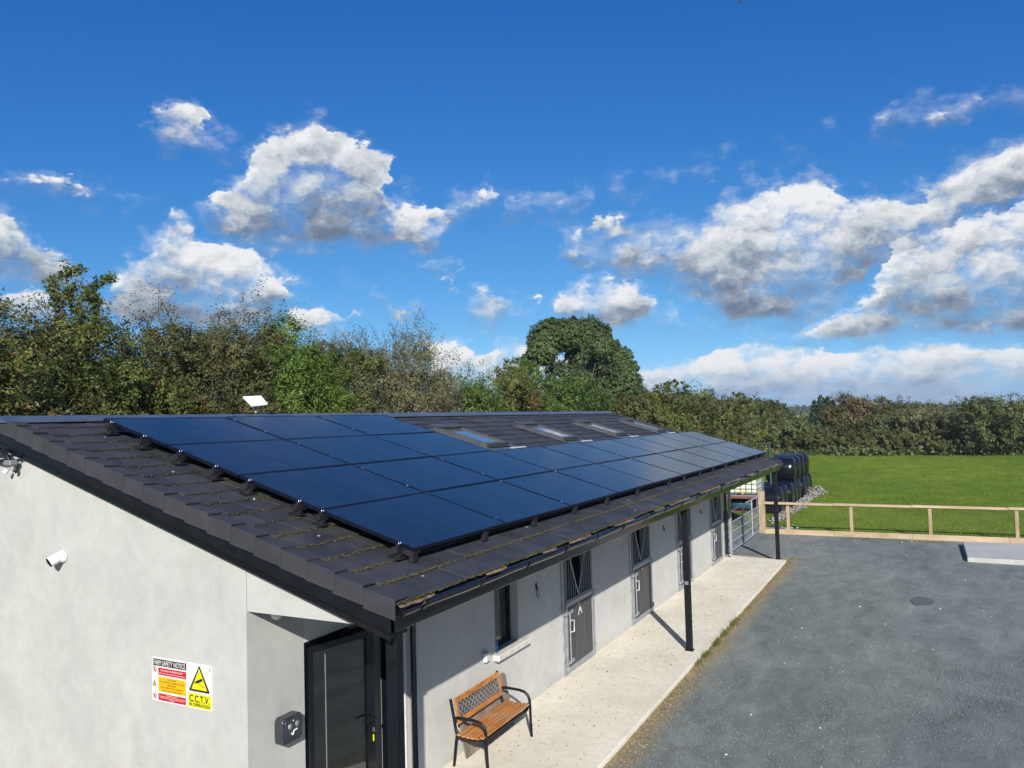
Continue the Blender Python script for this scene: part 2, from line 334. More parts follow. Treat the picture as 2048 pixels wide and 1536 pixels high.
def panel_mat():
    m, n, l, b = new_mat('solar_cell_glass')
    v = pos_vec(n, l)
    oi = n.new('ShaderNodeObjectInfo')
    a = gnoise(pos_vec(n, l, (1, .4, .4)), 3.0, 6, .6, n, l)
    c = ramp(n, l, a.outputs['Fac'], [(.3, (.006, .012, .028)), (.7, (.010, .020, .042))])
    dust = gnoise(v, 9, 6, .7, n, l)
    c = mixc(n, l, gmath('MULTIPLY', gmath('MULTIPLY_ADD', dust.outputs['Fac'], 3, -1.6, True, n, l), .10, n=n, l=l), c, (.14, .17, .22))
    l.new(c, b.inputs['Base Color'])
    b.inputs['Roughness'].default_value = .17; b.inputs['IOR'].default_value = 1.31
    l.new(gmath('MULTIPLY_ADD', a.outputs['Fac'], .1, .12, n=n, l=l), b.inputs['Roughness'])
    bump(n, l, b, gnoise(v, 2.0, 3, .5, n, l).outputs['Fac'], .03, .01)
    return m
MT['cells'] = panel_mat()
MT['pframe'] = surf('panel_frame_black', (.003, .004, .010), (.005, .007, .015), 4, .35, bs=0, spec=.3)
def glass_mat(name, tint, transp=.75):
    m, n, l, b = new_mat(name); n.remove(b)
    tr = n.new('ShaderNodeBsdfTransparent'); tr.inputs[0].default_value = (*tint, 1)
    gs = n.new('ShaderNodeBsdfGlossy'); gs.inputs['Roughness'].default_value = .03
    lw = n.new('ShaderNodeFresnel'); lw.inputs['IOR'].default_value = 1.6
    ms = n.new('ShaderNodeMixShader')
    l.new(gmath('MULTIPLY_ADD', lw.outputs[0], transp, .13, True, n, l), ms.inputs[0]); l.new(tr.outputs[0], ms.inputs[1]); l.new(gs.outputs[0], ms.inputs[2])
    l.new(ms.outputs[0], n['Material Output'].inputs[0]); return m
MT['glass'] = glass_mat('door_glass', (.42, .46, .43), .75)
MT['skyglass'] = surf('skylight_glass', (.10, .12, .13), (.13, .15, .17), 2, .06, bs=0, spec=.9, coat=.6)
MT['velux'] = surf('skylight_frame_grey', (.05, .053, .057), (.085, .088, .092), 6, .5, .2, bs=.05, spec=.3)
def ground_mat():
    m, n, l, b = new_mat('slate_grey_gravel')
    v = pos_vec(n, l)
    a = gnoise(pos_vec(n, l, (.5, 1, 1)), .35, 6, .6, n, l, .4); c = gnoise(pos_vec(n, l, (.5, 1, 1)), 2.4, 8, .68, n, l, .5); f = gnoise(v, 42, 7, .75, n, l)
    x = ramp(n, l, a.outputs['Fac'], [(.35, (.126, .150, .142)), (.65, (.196, .216, .203))])
    x = mixc(n, l, .8, x, ramp(n, l, c.outputs['Fac'], [(.28, (.58, .60, .60)), (.5, (1, 1, 1)), (.70, (1.42, 1.40, 1.36))]), 'MULTIPLY')
    x = mixc(n, l, .9, x, ramp(n, l, f.outputs['Fac'], [(.3, (.6, .6, .61)), (.5, (1, 1, 1)), (.7, (1.5, 1.48, 1.45))]), 'MULTIPLY')
    # pale scuffs, straw and soil towards the path's edge
    sc = gnoise(pos_vec(n, l, (.35, 1, 1)), 1.3, 7, .7, n, l, .8)
    x = mixc(n, l, gmath('MULTIPLY', gmath('MULTIPLY_ADD', sc.outputs['Fac'], 6, -3.7, True, n, l), .45, n=n, l=l), x, (.34, .35, .34))
    geo = n.new('ShaderNodeNewGeometry'); s = n.new('ShaderNodeSeparateXYZ'); l.new(geo.outputs['Position'], s.inputs[0])
    edge = gmath('MULTIPLY_ADD', s.outputs[1], 2.3, 2.02, True, n, l)     # 1 at the slab, 0 one metre out
    eg = gmath('MULTIPLY', gmath('MULTIPLY', edge, gmath('MULTIPLY_ADD', s.outputs[0], -1.6, 29.0, True, n, l), n=n, l=l), gmath('MULTIPLY_ADD', c.outputs['Fac'], 5.0, -1.2, True, n, l), n=n, l=l)
    x = mixc(n, l, eg, x, (.27, .225, .13))
    fe = gmath('MULTIPLY_ADD', s.outputs[0], 1.3, -28.3, True, n, l)
    x = mixc(n, l, gmath('MULTIPLY', fe, gmath('MULTIPLY_ADD', c.outputs['Fac'], 3, -1.3, True, n, l), n=n, l=l), x, (.22, .16, .09))
    vo = n.new('ShaderNodeTexVoronoi'); vo.inputs['Scale'].default_value = 55; l.new(v, vo.inputs['Vector'])
    sp = gmath('MULTIPLY', gmath('LESS_THAN', vo.outputs['Distance'], .3, n=n, l=l), gmath('GREATER_THAN', gnoise(vo.outputs['Color'], 9, 1, .5, n, l).outputs['Fac'], .66, n=n, l=l), n=n, l=l)
    x = mixc(n, l, gmath('MULTIPLY', sp, .25, n=n, l=l), x, (.36, .38, .37))
    l.new(x, b.inputs['Base Color']); b.inputs['Roughness'].default_value = .95; b.inputs['Specular IOR Level'].default_value = .25
    h = gmath('ADD', gmath('MULTIPLY', f.outputs['Fac'], 1.0, n=n, l=l), gmath('MULTIPLY', c.outputs['Fac'], 2.0, n=n, l=l), n=n, l=l)
    bump(n, l, b, h, .75, .02); return m
MT['yard'] = ground_mat()
def concrete_mat(name, lo, hi):
    m, n, l, b = new_mat(name)
    v = pos_vec(n, l)
    a = gnoise(v, .9, 7, .6, n, l, .3); c = gnoise(v, 8, 8, .7, n, l); f = gnoise(v, 90, 4, .7, n, l)
    x = ramp(n, l, a.outputs['Fac'], [(.3, lo), (.65, hi)])
    x = mixc(n, l, .6, x, ramp(n, l, c.outputs['Fac'], [(.25, (.72, .70, .66)), (.55, (1, 1, 1))]), 'MULTIPLY')
    x = mixc(n, l, gmath('MULTIPLY', gmath('GREATER_THAN', f.outputs['Fac'], .66, n=n, l=l), .5, n=n, l=l), x, (.2, .18, .14))
    st = gnoise(v, 2.2, 6, .7, n, l, .5)
    x = mixc(n, l, gmath('MULTIPLY', gmath('MULTIPLY_ADD', st.outputs['Fac'], 5, -2.9, True, n, l), .3, n=n, l=l), x, (.42, .35, .24))
    l.new(x, b.inputs['Base Color']); b.inputs['Roughness'].default_value = .8
    bump(n, l, b, c.outputs['Fac'], .15, .006); return m
MT['concrete'] = concrete_mat('path_concrete', (.60, .56, .455), (.74, .70, .585))
MT['pad'] = concrete_mat('pad_concrete', (.34, .345, .325), (.42, .425, .40))
def grass_mat():
    m, n, l, b = new_mat('field_grass')
    v = pos_vec(n, l)
    a = gnoise(pos_vec(n, l, (.45, 1, 1)), .12, 6, .6, n, l, .5); c = gnoise(pos_vec(n, l, (.6, 1, 1)), .9, 8, .7, n, l, .4); f = gnoise(v, 9, 6, .75, n, l)
    x = ramp(n, l, a.outputs['Fac'], [(.3, (.098, .165, .010)), (.55, (.145, .222, .013)), (.7, (.20, .27, .020))])
    x = mixc(n, l, .8, x, ramp(n, l, c.outputs['Fac'], [(.3, (.45, .5, .45)), (.5, (.95, .95, .95)), (.72, (1.45, 1.32, 1.1))]), 'MULTIPLY')
    x = mixc(n, l, .8, x, ramp(n, l, f.outputs['Fac'], [(.3, (.5, .55, .5)), (.6, (1.1, 1.1, 1))]), 'MULTIPLY')
    l.new(x, b.inputs['Base Color']); b.inputs['Roughness'].default_value = .9; b.inputs['Specular IOR Level'].default_value = .15
    h = gmath('ADD', gmath('MULTIPLY', c.outputs['Fac'], 1.5, n=n, l=l), f.outputs['Fac'], n=n, l=l)
    bump(n, l, b, h, .9, .12); return m
MT['field'] = grass_mat()
def leaf_mat(name, stops, transl=.25, hue_patch=None, patch=.0, nscale=.8, dead=None):
    m, n, l, b = new_mat(name)
    geo = n.new('ShaderNodeNewGeometry')
    v = pos_vec(n, l)
    t = gnoise(v, nscale, 4, .6, n, l)
    fac = gmath('ADD', gmath('MULTIPLY', geo.outputs['Random Per Island'], .55, n=n, l=l), gmath('MULTIPLY_ADD', t.outputs['Fac'], 1.3, -.4, n=n, l=l), True, n=n, l=l) if False else \
        gmath('ADD', gmath('MULTIPLY', geo.outputs['Random Per Island'], .36, n=n, l=l), gmath('MULTIPLY_ADD', t.outputs['Fac'], 1.6, -.48, n=n, l=l), n=n, l=l)
    c = ramp(n, l, fac, stops)
    if hue_patch:
        t2 = gnoise(v, 1.1, 5, .65, n, l, .6)
        k = gmath('MULTIPLY', gmath('MULTIPLY_ADD', t2.outputs['Fac'], 9, -5.0, True, n, l), patch, n=n, l=l)
        c = mixc(n, l, k, c, hue_patch)
    l.new(c, b.inputs['Base Color']); b.inputs['Roughness'].default_value = .55; b.inputs['Specular IOR Level'].default_value = .3
    if transl:
        tr = n.new('ShaderNodeBsdfTranslucent'); l.new(c, tr.inputs[0])
        ms = n.new('ShaderNodeMixShader'); ms.inputs[0].default_value = transl
        l.new(b.outputs[0], ms.inputs[1]); l.new(tr.outputs[0], ms.inputs[2]); l.new(ms.outputs[0], n['Material Output'].inputs[0])
    return m
MT['haw'] = leaf_mat('hawthorn_leaf', [(.1, (.042, .064, .013)), (.45, (.082, .112, .022)), (.75, (.135, .155, .034)), (1, (.21, .18, .045))], hue_patch=(.17, .055, .025), patch=.75)
MT['hawbrown'] = leaf_mat('brown_hawthorn_leaf', [(.1, (.042, .052, .017)), (.5, (.086, .100, .030)), (.8, (.140, .135, .044)), (1, (.19, .14, .052))], hue_patch=(.15, .06, .03), patch=.6)
MT['ivy'] = leaf_mat('ivy_leaf', [(.1, (.036, .068, .014)), (.5, (.075, .130, .022)), (.9, (.13, .19, .035)), (1, (.17, .21, .05))])
MT['ivybright'] = leaf_mat('bright_ivy_leaf', [(.1, (.045, .085, .014)), (.5, (.10, .165, .022)), (.9, (.17, .24, .032)), (1, (.22, .27, .045))])
MT['willow'] = leaf_mat('willow_leaf', [(.1, (.085, .088, .040)), (.5, (.15, .15, .065)), (.9, (.22, .21, .10)), (1, (.26, .23, .11))])
MT['oak'] = leaf_mat('oak_leaf', [(.1, (.035, .060, .020)), (.5, (.07, .11, .036)), (.9, (.12, .165, .055)), (1, (.16, .18, .07))])
MT['hedge'] = leaf_mat('hedge_leaf', [(.1, (.042, .056, .015)), (.5, (.085, .100, .027)), (.9, (.13, .14, .04)), (1, (.17, .145, .045))], hue_patch=(.13, .065, .025), patch=.6)
MT['farleaf'] = leaf_mat('distant_leaf', [(.1, (.038, .056, .018)), (.5, (.080, .106, .032)), (1, (.14, .155, .052))], 0.15, nscale=.25, hue_patch=(.13, .085, .035), patch=.5)
MT['rusty'] = leaf_mat('autumn_leaf', [(.1, (.06, .05, .022)), (.5, (.115, .09, .036)), (1, (.17, .12, .055))], .15, nscale=.3)
MT['conifer'] = leaf_mat('conifer_needle', [(.1, (.010, .026, .014)), (.6, (.025, .055, .028)), (1, (.04, .075, .035))], 0)
MT['wooddist'] = leaf_mat('horizon_woodland', [(.1, (.035, .05, .03)), (.6, (.065, .08, .045)), (1, (.09, .1, .055))], 0, nscale=.03)
MT['grassblade'] = leaf_mat('grass_blade', [(.15, (.090, .150, .008)), (.5, (.15, .232, .012)), (.95, (.24, .31, .025))], .3, nscale=.45)
MT['tuft'] = leaf_mat('edge_grass', [(.1, (.08, .10, .02)), (.5, (.13, .16, .03)), (1, (.26, .22, .09))], .3, nscale=3)
MT['straw'] = surf('dead_leaf_litter', (.20, .13, .06), (.45, .34, .18), 20, .9, bs=0, island=.7)
MT['chip'] = surf('slate_chip', (.13, .155, .15), (.19, .215, .205), 20, .9, bs=.2, island=.7)
MT['litter'] = surf('dark_litter', (.04, .03, .02), (.12, .09, .06), 20, .9, bs=0, island=.7)
def flat(name, c, rough=.4):
    m, n, l, b = new_mat(name)
    t = gnoise(pos_vec(n, l), 30, 2, .5, n, l)
    l.new(ramp(n, l, t.outputs['Fac'], [(.3, tuple(x*.94 for x in c)), (.7, c)]), b.inputs['Base Color'])
    b.inputs['Roughness'].default_value = rough; return m
MT['s_white'] = flat('sign_white', (.60, .60, .60)); MT['s_black'] = flat('sign_black', (.012, .012, .014))
MT['s_red'] = flat('sign_red', (.42, .012, .02)); MT['s_amber'] = flat('sign_amber', (.60, .36, .004)); MT['s_yellow'] = flat('sign_yellow', (.62, .58, .008))
MT['s_text'] = flat('sign_brown_text', (.10, .07, .01))

# ============================================================ mesh helpers
def link(name, me, parent=None, mat=None, kind=None, loc=None):
    o = bpy.data.objects.new(name, me); col.objects.link(o)
    if mat is not None and me is not None and not me.materials: me.materials.append(mat)
    if parent is not None: o.parent = parent
    if loc is not None: o.location = loc
    if kind: o['kind'] = kind
    return o
def worldloc(o):
    v = Vector((0, 0, 0))
    while o is not None: v += o.location; o = o.parent
    return v
def thing(name, label, cat, loc=(0, 0, 0), group=None):
    o = bpy.data.objects.new(name, None); col.objects.link(o); o.empty_display_size = .1
    o.location = loc; o['label'] = label; o['category'] = cat
    if group: o['group'] = group
    return o
def tag(o, label, cat, group=None):
    o['label'] = label; o['category'] = cat
    if group: o['group'] = group
    return o
class MB:
    def __init__(s): s.v = []; s.f = []; s.sm = []
    def add(s, vs, fs, smooth=False):
        o = len(s.v); s.v += [tuple(p) for p in vs]; s.f += [tuple(i+o for i in q) for q in fs]; s.sm += [smooth]*len(fs); return s
    def box(s, x0, x1, y0, y1, z0, z1):
        return s.add([(x0, y0, z0), (x1, y0, z0), (x1, y1, z0), (x0, y1, z0), (x0, y0, z1), (x1, y0, z1), (x1, y1, z1), (x0, y1, z1)],
                     [(0, 3, 2, 1), (4, 5, 6, 7), (0, 1, 5, 4), (1, 2, 6, 5), (2, 3, 7, 6), (3, 0, 4, 7)])
    def obox(s, c, ax, ay, az):      # oriented box: centre and three half-extent vectors
        c, ax, ay, az = map(Vector, (c, ax, ay, az))
        v = [c+a*ax+b*ay+d*az for d in (-1, 1) for a, b in ((-1, -1), (1, -1), (1, 1), (-1, 1))]
        return s.add(v, [(0, 3, 2, 1), (4, 5, 6, 7), (0, 1, 5, 4), (1, 2, 6, 5), (2, 3, 7, 6), (3, 0, 4, 7)])
    def bar(s, p, q, w, h=None, up=(0, 0, 1)):      # rectangular bar from p to q
        p, q = Vector(p), Vector(q); d = q-p; L = d.length; d.normalize()
        u = Vector(up); sd_ = d.cross(u)
        if sd_.length < 1e-4: sd_ = d.cross(Vector((1, 0, 0)))
        sd_.normalize(); u = sd_.cross(d)
        return s.obox((p+q)/2, d*L/2, sd_*w/2, u*(h or w)/2)
    def tube(s, pts, r, n=8, caps=True):
        pts = [Vector(p) for p in pts]; rs = r if isinstance(r, (list, tuple)) else [r]*len(pts)
        vs = []; fs = []; ref = None
        for i, p in enumerate(pts):
            d = (pts[min(i+1, len(pts)-1)]-pts[max(i-1, 0)]).normalized()
            if ref is None: ref = Vector((0, 0, 1)) if abs(d.z) < .9 else Vector((1, 0, 0))
            a = d.cross(ref).normalized(); b = a.cross(d); ref = b
            for k in range(n):
                t = 2*math.pi*k/n; vs.append(p+(a*math.cos(t)+b*math.sin(t))*rs[i])
        for i in range(len(pts)-1):
            for k in range(n):
                fs.append((i*n+k, i*n+(k+1) % n, (i+1)*n+(k+1) % n, (i+1)*n+k))
        s.add(vs, fs, True)
        if caps:
            s.add(vs[:n], [tuple(range(n-1, -1, -1))]); s.add(vs[-n:], [tuple(range(n))])
        return s
    def prism(s, poly, axis, a, b):   # polygon extruded along an axis ('x','y','z')
        def P(u, v, w): return {'x': (w, u, v), 'y': (u, w, v), 'z': (u, v, w)}[axis]
        n = len(poly); vs = [P(u, v, a) for u, v in poly]+[P(u, v, b) for u, v in poly]
        s.add(vs, [tuple(range(n-1, -1, -1)), tuple(range(n, 2*n))]+[(i, (i+1) % n, (i+1) % n+n, i+n) for i in range(n)]); return s
    def lathe(s, prof, c, axis=(0, 0, 1), n=16):    # prof: (radius, height)
        ax = Vector(axis).normalized(); c = Vector(c)
        a = ax.orthogonal().normalized(); b = ax.cross(a); vs = []; fs = []
        for r, h in prof:
            for k in range(n):
                t = 2*math.pi*k/n; vs.append(c+ax*h+(a*math.cos(t)+b*math.sin(t))*max(r, 1e-4))
        for i in range(len(prof)-1):
            for k in range(n): fs.append((i*n+k, i*n+(k+1) % n, (i+1)*n+(k+1) % n, (i+1)*n+k))
        return s.add(vs, fs, True)
    def mesh(s, off=(0, 0, 0), bevel=0):
        me = bpy.data.meshes.new('m'); off = Vector(off)
        me.from_pydata([Vector(p)-off for p in s.v], [], s.f)
        me.polygons.foreach_set('use_smooth', s.sm)
        import bmesh
        bm = bmesh.new(); bm.from_mesh(me); bmesh.ops.recalc_face_normals(bm, faces=bm.faces)
        if bevel:
            bmesh.ops.remove_doubles(bm, verts=bm.verts, dist=1e-5)
            bmesh.ops.bevel(bm, geom=[e_ for e_ in bm.edges if len(e_.link_faces) == 2 and e_.calc_face_angle(0) > .7], offset=bevel, segments=1, affect='EDGES')
        bm.to_mesh(me); bm.free(); return me
    def build(s, name, mat, parent=None, kind=None, bevel=0):
        off = worldloc(parent) if parent is not None else (0, 0, 0)
        me = s.mesh(off, bevel); me.name = name; return link(name, me, parent, MT[mat] if isinstance(mat, str) else mat, kind)
def npmesh(name, V, Fc, mat, parent=None, kind=None, nper=4, smooth=False, off=(0, 0, 0)):
    nper = np.asarray(Fc).shape[-1]
    V = np.asarray(V, np.float32).reshape(-1, 3)-np.array(off, np.float32); Fc = np.asarray(Fc, np.int32).reshape(-1, nper)
    me = bpy.data.meshes.new(name); me.vertices.add(len(V)); me.vertices.foreach_set('co', V.ravel())
    me.loops.add(Fc.size); me.loops.foreach_set('vertex_index', Fc.ravel())
    me.polygons.add(len(Fc)); me.polygons.foreach_set('loop_start', np.arange(0, Fc.size, nper, dtype=np.int32))
    me.polygons.foreach_set('loop_total', np.full(len(Fc), nper, np.int32))
    me.update(calc_edges=True)
    if smooth: me.polygons.foreach_set('use_smooth', np.ones(len(Fc), bool))
    return link(name, me, parent, MT[mat] if isinstance(mat, str) else mat, kind)
def unit(a): return a/np.maximum(np.linalg.norm(a, axis=-1, keepdims=True), 1e-9)
def rv(n): return unit(rng.normal(size=(n, 3)))
def leaf_quads(P, s, up=.4, asp=.62, N=None):
    n = len(P); s = np.broadcast_to(s, (n,))[:, None]*(0.65+.7*rng.random((n, 1)))
    nn = unit(rv(n)*(1 if N is None else .75)+np.array([0, 0, up])+(0 if N is None else N*.95)); a = unit(np.cross(nn, rv(n))); b = np.cross(nn, a)
    k = rng.uniform(-.2, .2, (n, 1))
    V = np.stack([P-a*s*.56, P+b*s*asp*.95+a*s*k, P+a*s*.56+nn*s*.1], 1)
    return V.reshape(-1, 3), np.arange(3*n).reshape(n, 3)
def np_tubes(P, Q, r0, r1, k=3):
    n = len(P); d = unit(Q-P); a = unit(np.cross(d, np.tile([.31, .52, .79], (n, 1)))); b = np.cross(d, a)
    V = np.zeros((n, 2*k, 3))
    for i in range(k):
        t = 2*math.pi*i/k; o = a*math.cos(t)+b*math.sin(t)
        V[:, i] = P+o*np.asarray(r0).reshape(-1, 1); V[:, k+i] = Q+o*np.asarray(r1).reshape(-1, 1)
    base = (np.arange(n)*2*k)[:, None]
    Fc = np.concatenate([base+np.array([[i, (i+1) % k, k+(i+1) % k, k+i]]) for i in range(k)], 0)
    return V.reshape(-1, 3), Fc

# ============================================================ ground
ZY = -.075
def plane(name, mat, x0, x1, y0, y1, z, nx=1, ny=1, amp=None):
    xs = np.linspace(x0, x1, nx+1); ys = np.linspace(y0, y1, ny+1)
    X, Y = np.meshgrid(xs, ys, indexing='ij'); Z = np.full_like(X, z)
    if amp is not None: Z = Z+amp(X, Y)
    V = np.stack([X, Y, Z], -1).reshape(-1, 3); i, j = np.meshgrid(np.arange(nx), np.arange(ny), indexing='ij')
    a = (i*(ny+1)+j).ravel(); Fc = np.stack([a, a+ny+1, a+ny+2, a+1], 1)
    return npmesh(name, V, Fc, mat, kind='structure', smooth=True)
def gridxs(): pass
gl_ = plane('ground', 'field', -3000, 5000, -4000, 4000, ZY-.03, 1, 1)
fu = lambda X, Y: .05*np.sin(X*.35+Y*.2)+.05*np.sin(Y*.6-X*.12)+.03*np.sin(X*1.1+Y*.9)-.03
plane('grass_field', 'field', 22.6, 90, -60, 40, ZY+.0, 135, 200, lambda X, Y: np.maximum(fu(X, Y), -.02)*np.clip((X-22.6)/4, 0, 1))
yv = plane('gravel_yard', 'yard', -30, 22.55, -30, 9, ZY+.004, 210, 156, lambda X, Y: .012*np.sin(X*.9+Y*.5)*np.sin(Y*1.1)*np.clip((-Y-.6)/1.5, 0, 1))

# path bays
path = bpy.data.objects.new('concrete_path', None); col.objects.link(path); path['kind'] = 'structure'
for (a, b) in ((-3.0, 4.707), (4.713, 17.06)):
    m_ = MB()
    x1b = b+(.27 if b > 17 else 0)
    m_.prism([(a, -.2795), (b, -.2795), (x1b, 1.187), (a, 1.187)], 'z', -.12, 0)
    m_.build('path_bay', 'concrete', path)
MB().prism([(-3, -.46), (17.02, -.46), (17.05, -.281), (-3, -.281)], 'z', -.12, -.003).build('path_edging', 'concrete', path, bevel=.006)
# concrete pad
MB().box(18.57, 21.5, -9.5, -4.83, -.1, .05).build('concrete_pad', 'pad', None, 'structure', bevel=.02)

# ============================================================ the stable building
B = thing('stable_building', 'long low grey rendered stable block with dark tiled roof and row of half doors', 'stable', (0, 0, 0))
YW = 1.187; XG = -.79; XE = 17.02; SL = .2986; TZ = 2.798   # tile plane: z = TZ + SL*y
def tz(y): return TZ+SL*y
RY = 4.65
w = MB()
w.prism([(YW, -.1), (8.1, -.1), (8.1, 2.84), (RY, 3.88), (YW, 2.84)], 'x', XG, XG+.22)
w.prism([(-.15, 2.47), (YW-.003, 2.47), (YW-.003, 2.86), (-.15, 2.455)], 'x', XG+.007, XG+.1)
w.build('gable_wall', 'wall', B)
DX = [5.68+3.225*k for k in range(4)]; DX[3] = 15.36
MB().box(XG+.221, -.1, YW, YW+.22, -.1, 2.86).build('porch_wall', 'wall', B)
w = MB(); x = -.1
ops = [(-.1, 1.22, 0, 2.03), (3.53, 4.205, .95, 2.12)]+[(d, d+1.33, 0, 2.3) for d in DX]
for (a, b, z0, z1) in ops:
    if a > x: w.box(x, a, YW, YW+.22, -.1, 2.86)
    w.box(a, b, YW, YW+.22, z1, 2.86)
    if z0 > 0: w.box(a, b, YW, YW+.22, -.1, z0)
    x = b
w.box(x, XE, YW, YW+.22, -.1, 2.86)
w.build('front_wall', 'wallfront', B)
w = MB(); w.prism([(YW+.221, -.1), (8.1, -.1), (8.1, 2.84), (RY, 3.88), (YW+.221, 2.84)], 'x', XE-.2, XE-.001); w.build('far_gable_wall', 'wall', B)
MB().box(XG+.221, XE-.2, 8.0, 8.1, -.1, 2.84).build('back_wall', 'wall', B)
for xx in (4.9, 8.2, 11.6, 14.9): MB().box(xx, xx+.1, YW+.221, 7.9, -.05, 2.5).build('partition_wall', 'inner', B)
MB().box(XG+.25, 4.899, 4.2, 4.3, -.05, 2.5).build('partition_wall', 'inner', B)
MB().box(XG+.23, XE-.21, YW+.222, 7.99, 2.5, 2.56).build('ceiling', 'inner', B)
MB().box(XG+.23, XE-.21, YW+.001, 7.99, -.09, -.004).build('floor', 'inner', B)
# soffit, fascia, barge boards
MB().box(XG+.105, 17.30, -.328, YW-.003, 2.49, 2.502).build('soffit', 'blackmetal', B)
MB().box(-.85, 17.34, -.352, -.33, 2.445, 2.645).build('fascia_board', 'pvc', B, bevel=.004)
m_ = MB(); y0, y1 = -.352, RY
m_.prism([(y0, 2.515+.3*y0-.005), (y1, 2.515+.3*y1-.005), (y1, tz(y1)-.02), (y0, tz(y0)-.02)], 'x', -.84, -.80)
m_.build('barge_board', 'blackmetal', B)
m_ = MB()
m_.prism([(y0, 2.515+.3*y0-.016), (y1, 2.515+.3*y1-.016), (y1, 2.515+.3*y1+.03), (y0, 2.515+.3*y0+.03)], 'x', -.853, -.842)
m_.build('barge_trim', 'pvc', B)
m_ = MB(); m_.prism([(y0+.25, 2.515+.3*(y0+.25)-.030), (y1, 2.515+.3*y1-.030), (y1, 2.515+.3*y1-.0165), (y0+.25, 2.515+.3*(y0+.25)-.0165)], 'x', XG-.012, XG-.001); m_.build('sunlit_line_bead', 'white', B)  # white bead added to draw the bright sunlit line under the barge board
m_ = MB(); m_.prism([(y0, 2.515+.3*y0), (y1, 2.515+.3*y1), (y1, tz(y1)-.02), (y0, tz(y0)-.02)], 'x', 17.31, 17.34); m_.build('far_barge_board', 'blackmetal', B)

# ------------------------------------------------------------ roof
roof = MB()
for sgn in (1, -1):
    def yy(y): return y if sgn > 0 else 2*RY-y
    roof.add([(-.80, yy(-.33), tz(-.33)-.065), (17.30, yy(-.33), tz(-.33)-.065), (17.30, RY, tz(RY)-.065), (-.80, RY, tz(RY)-.065),
              (-.80, yy(-.33), tz(-.33)-.10), (17.30, yy(-.33), tz(-.33)-.10), (17.30, RY, tz(RY)-.10), (-.80, RY, tz(RY)-.10)],
             [(0, 1, 2, 3), (4, 7, 6, 5), (0, 4, 5, 1), (3, 2, 6, 7), (0, 3, 7, 4), (1, 5, 6, 2)])
RO = roof.build('roof', 'dark', B)
STEP = .2775; ang = math.atan(SL); TW = .33
def tile_mesh(w_, n_seed):
    m_ = MB(); g_ = .0012; L = .335; t = .030
    rr = random.Random(n_seed)
    # local: x across, y up-slope (nose at y=0), z up from the tile plane; the tail drops under the next course
    j = [rr.uniform(-.0035, .0035) for _ in range(6)]
    zt = [0.0+j[0], 0.0+j[1], -.026+j[2]*.2, -.026+j[3]*.2]
    vs = [(g_, j[4]*.8, zt[0]), (w_-g_, j[5]*.8, zt[1]), (w_-g_, L, zt[3]), (g_, L, zt[2]),
          (g_, j[4]*.8, -t), (w_-g_, j[5]*.8, -t), (w_-g_, L, -t-.022), (g_, L, -t-.022)]
    m_.add(vs, [(0, 1, 2, 3), (4, 7, 6, 5), (0, 4, 5, 1), (2, 6, 7, 3), (0, 3, 7, 4), (1, 5, 6, 2)])
    me = m_.mesh(bevel=.0035); me.name = 'roof_tile'; me.materials.append(MT['tile']); return me
TM = [tile_mesh(TW, i) for i in range(8)]
NC = 18
def covered(x, y):      # under the solar panels
    if y < .02: return False
    if y < 1.98: return .05 < x+TW/2 < 17.3
    if y < 4.16: return .05 < x+TW/2 < 5.1
    return False
inst_tiles = []; rest = []
for c in range(NC):
    y = -.40+c*STEP+(.02 if c else 0)
    off = (c % 2)*TW/2
    for k in range(-1, 56):
        x = -.80+k*TW+off
        if x < -.84 and off: x0 = -.80
        if x+TW < -.6 or x > 17.2: continue
        tx = max(x, -.80)
        (rest if covered(x, y) else inst_tiles).append((tx, y, x))
inst_tiles.sort(key=lambda t: (t[0]-CAM.x)**2+(t[1]-CAM.y)**2)
for (tx, y, x) in inst_tiles[:300]:
    o = link('roof_tile', random.choice(TM), RO)
    o.location = (tx if tx == x else x, y, tz(y)+random.uniform(-.0015, .0015))
    o.rotation_euler = (ang+random.uniform(-.004, .004), random.uniform(-.004, .004), random.uniform(-.006, .006))
Vb = np.array([v.co[:] for v in TM[0].vertices]); 
faces = [tuple(p.vertices) for p in TM[0].polygons]
VV = []; FF = []; o_ = 0
rest_all = inst_tiles[300:]+rest
bm_v, bm_f = [], []
for i, (tx, y, x) in enumerate(rest_all):
    if covered(x, y) and random.random() < 0: continue
    me = TM[i % 8]
    Vb = np.array([v.co[:] for v in me.vertices]); Rm = np.array(Euler((ang+random.uniform(-.006, .006), random.uniform(-.005, .005), random.uniform(-.006, .006))).to_matrix())
    W = Vb@Rm.T+np.array([x, y, tz(y)+random.uniform(-.003, .003)])
    bm_v.append(W); bm_f += [tuple(q+o_ for q in p.vertices) for p in me.polygons]; o_ += len(W)
me = bpy.data.meshes.new('roof_tiles_joined'); me.from_pydata(np.concatenate(bm_v).tolist(), [], bm_f)
link('roof_tile', me, RO, MT['tile'], 'stuff')
# far slope of the roof, out of sight: plain courses
m_ = MB()
for c in range(17):
    yb = 2*RY-(-.40+c*STEP); zb = tz(-.40+c*STEP)
    m_.obox((8.25, yb-.16, zb+.16*SL-.02), (9.05, 0, 0), (0, .17, -.17*SL+.012), (0, .004, .014))
m_.build('rear_tile_course', 'tile', RO, 'stuff')
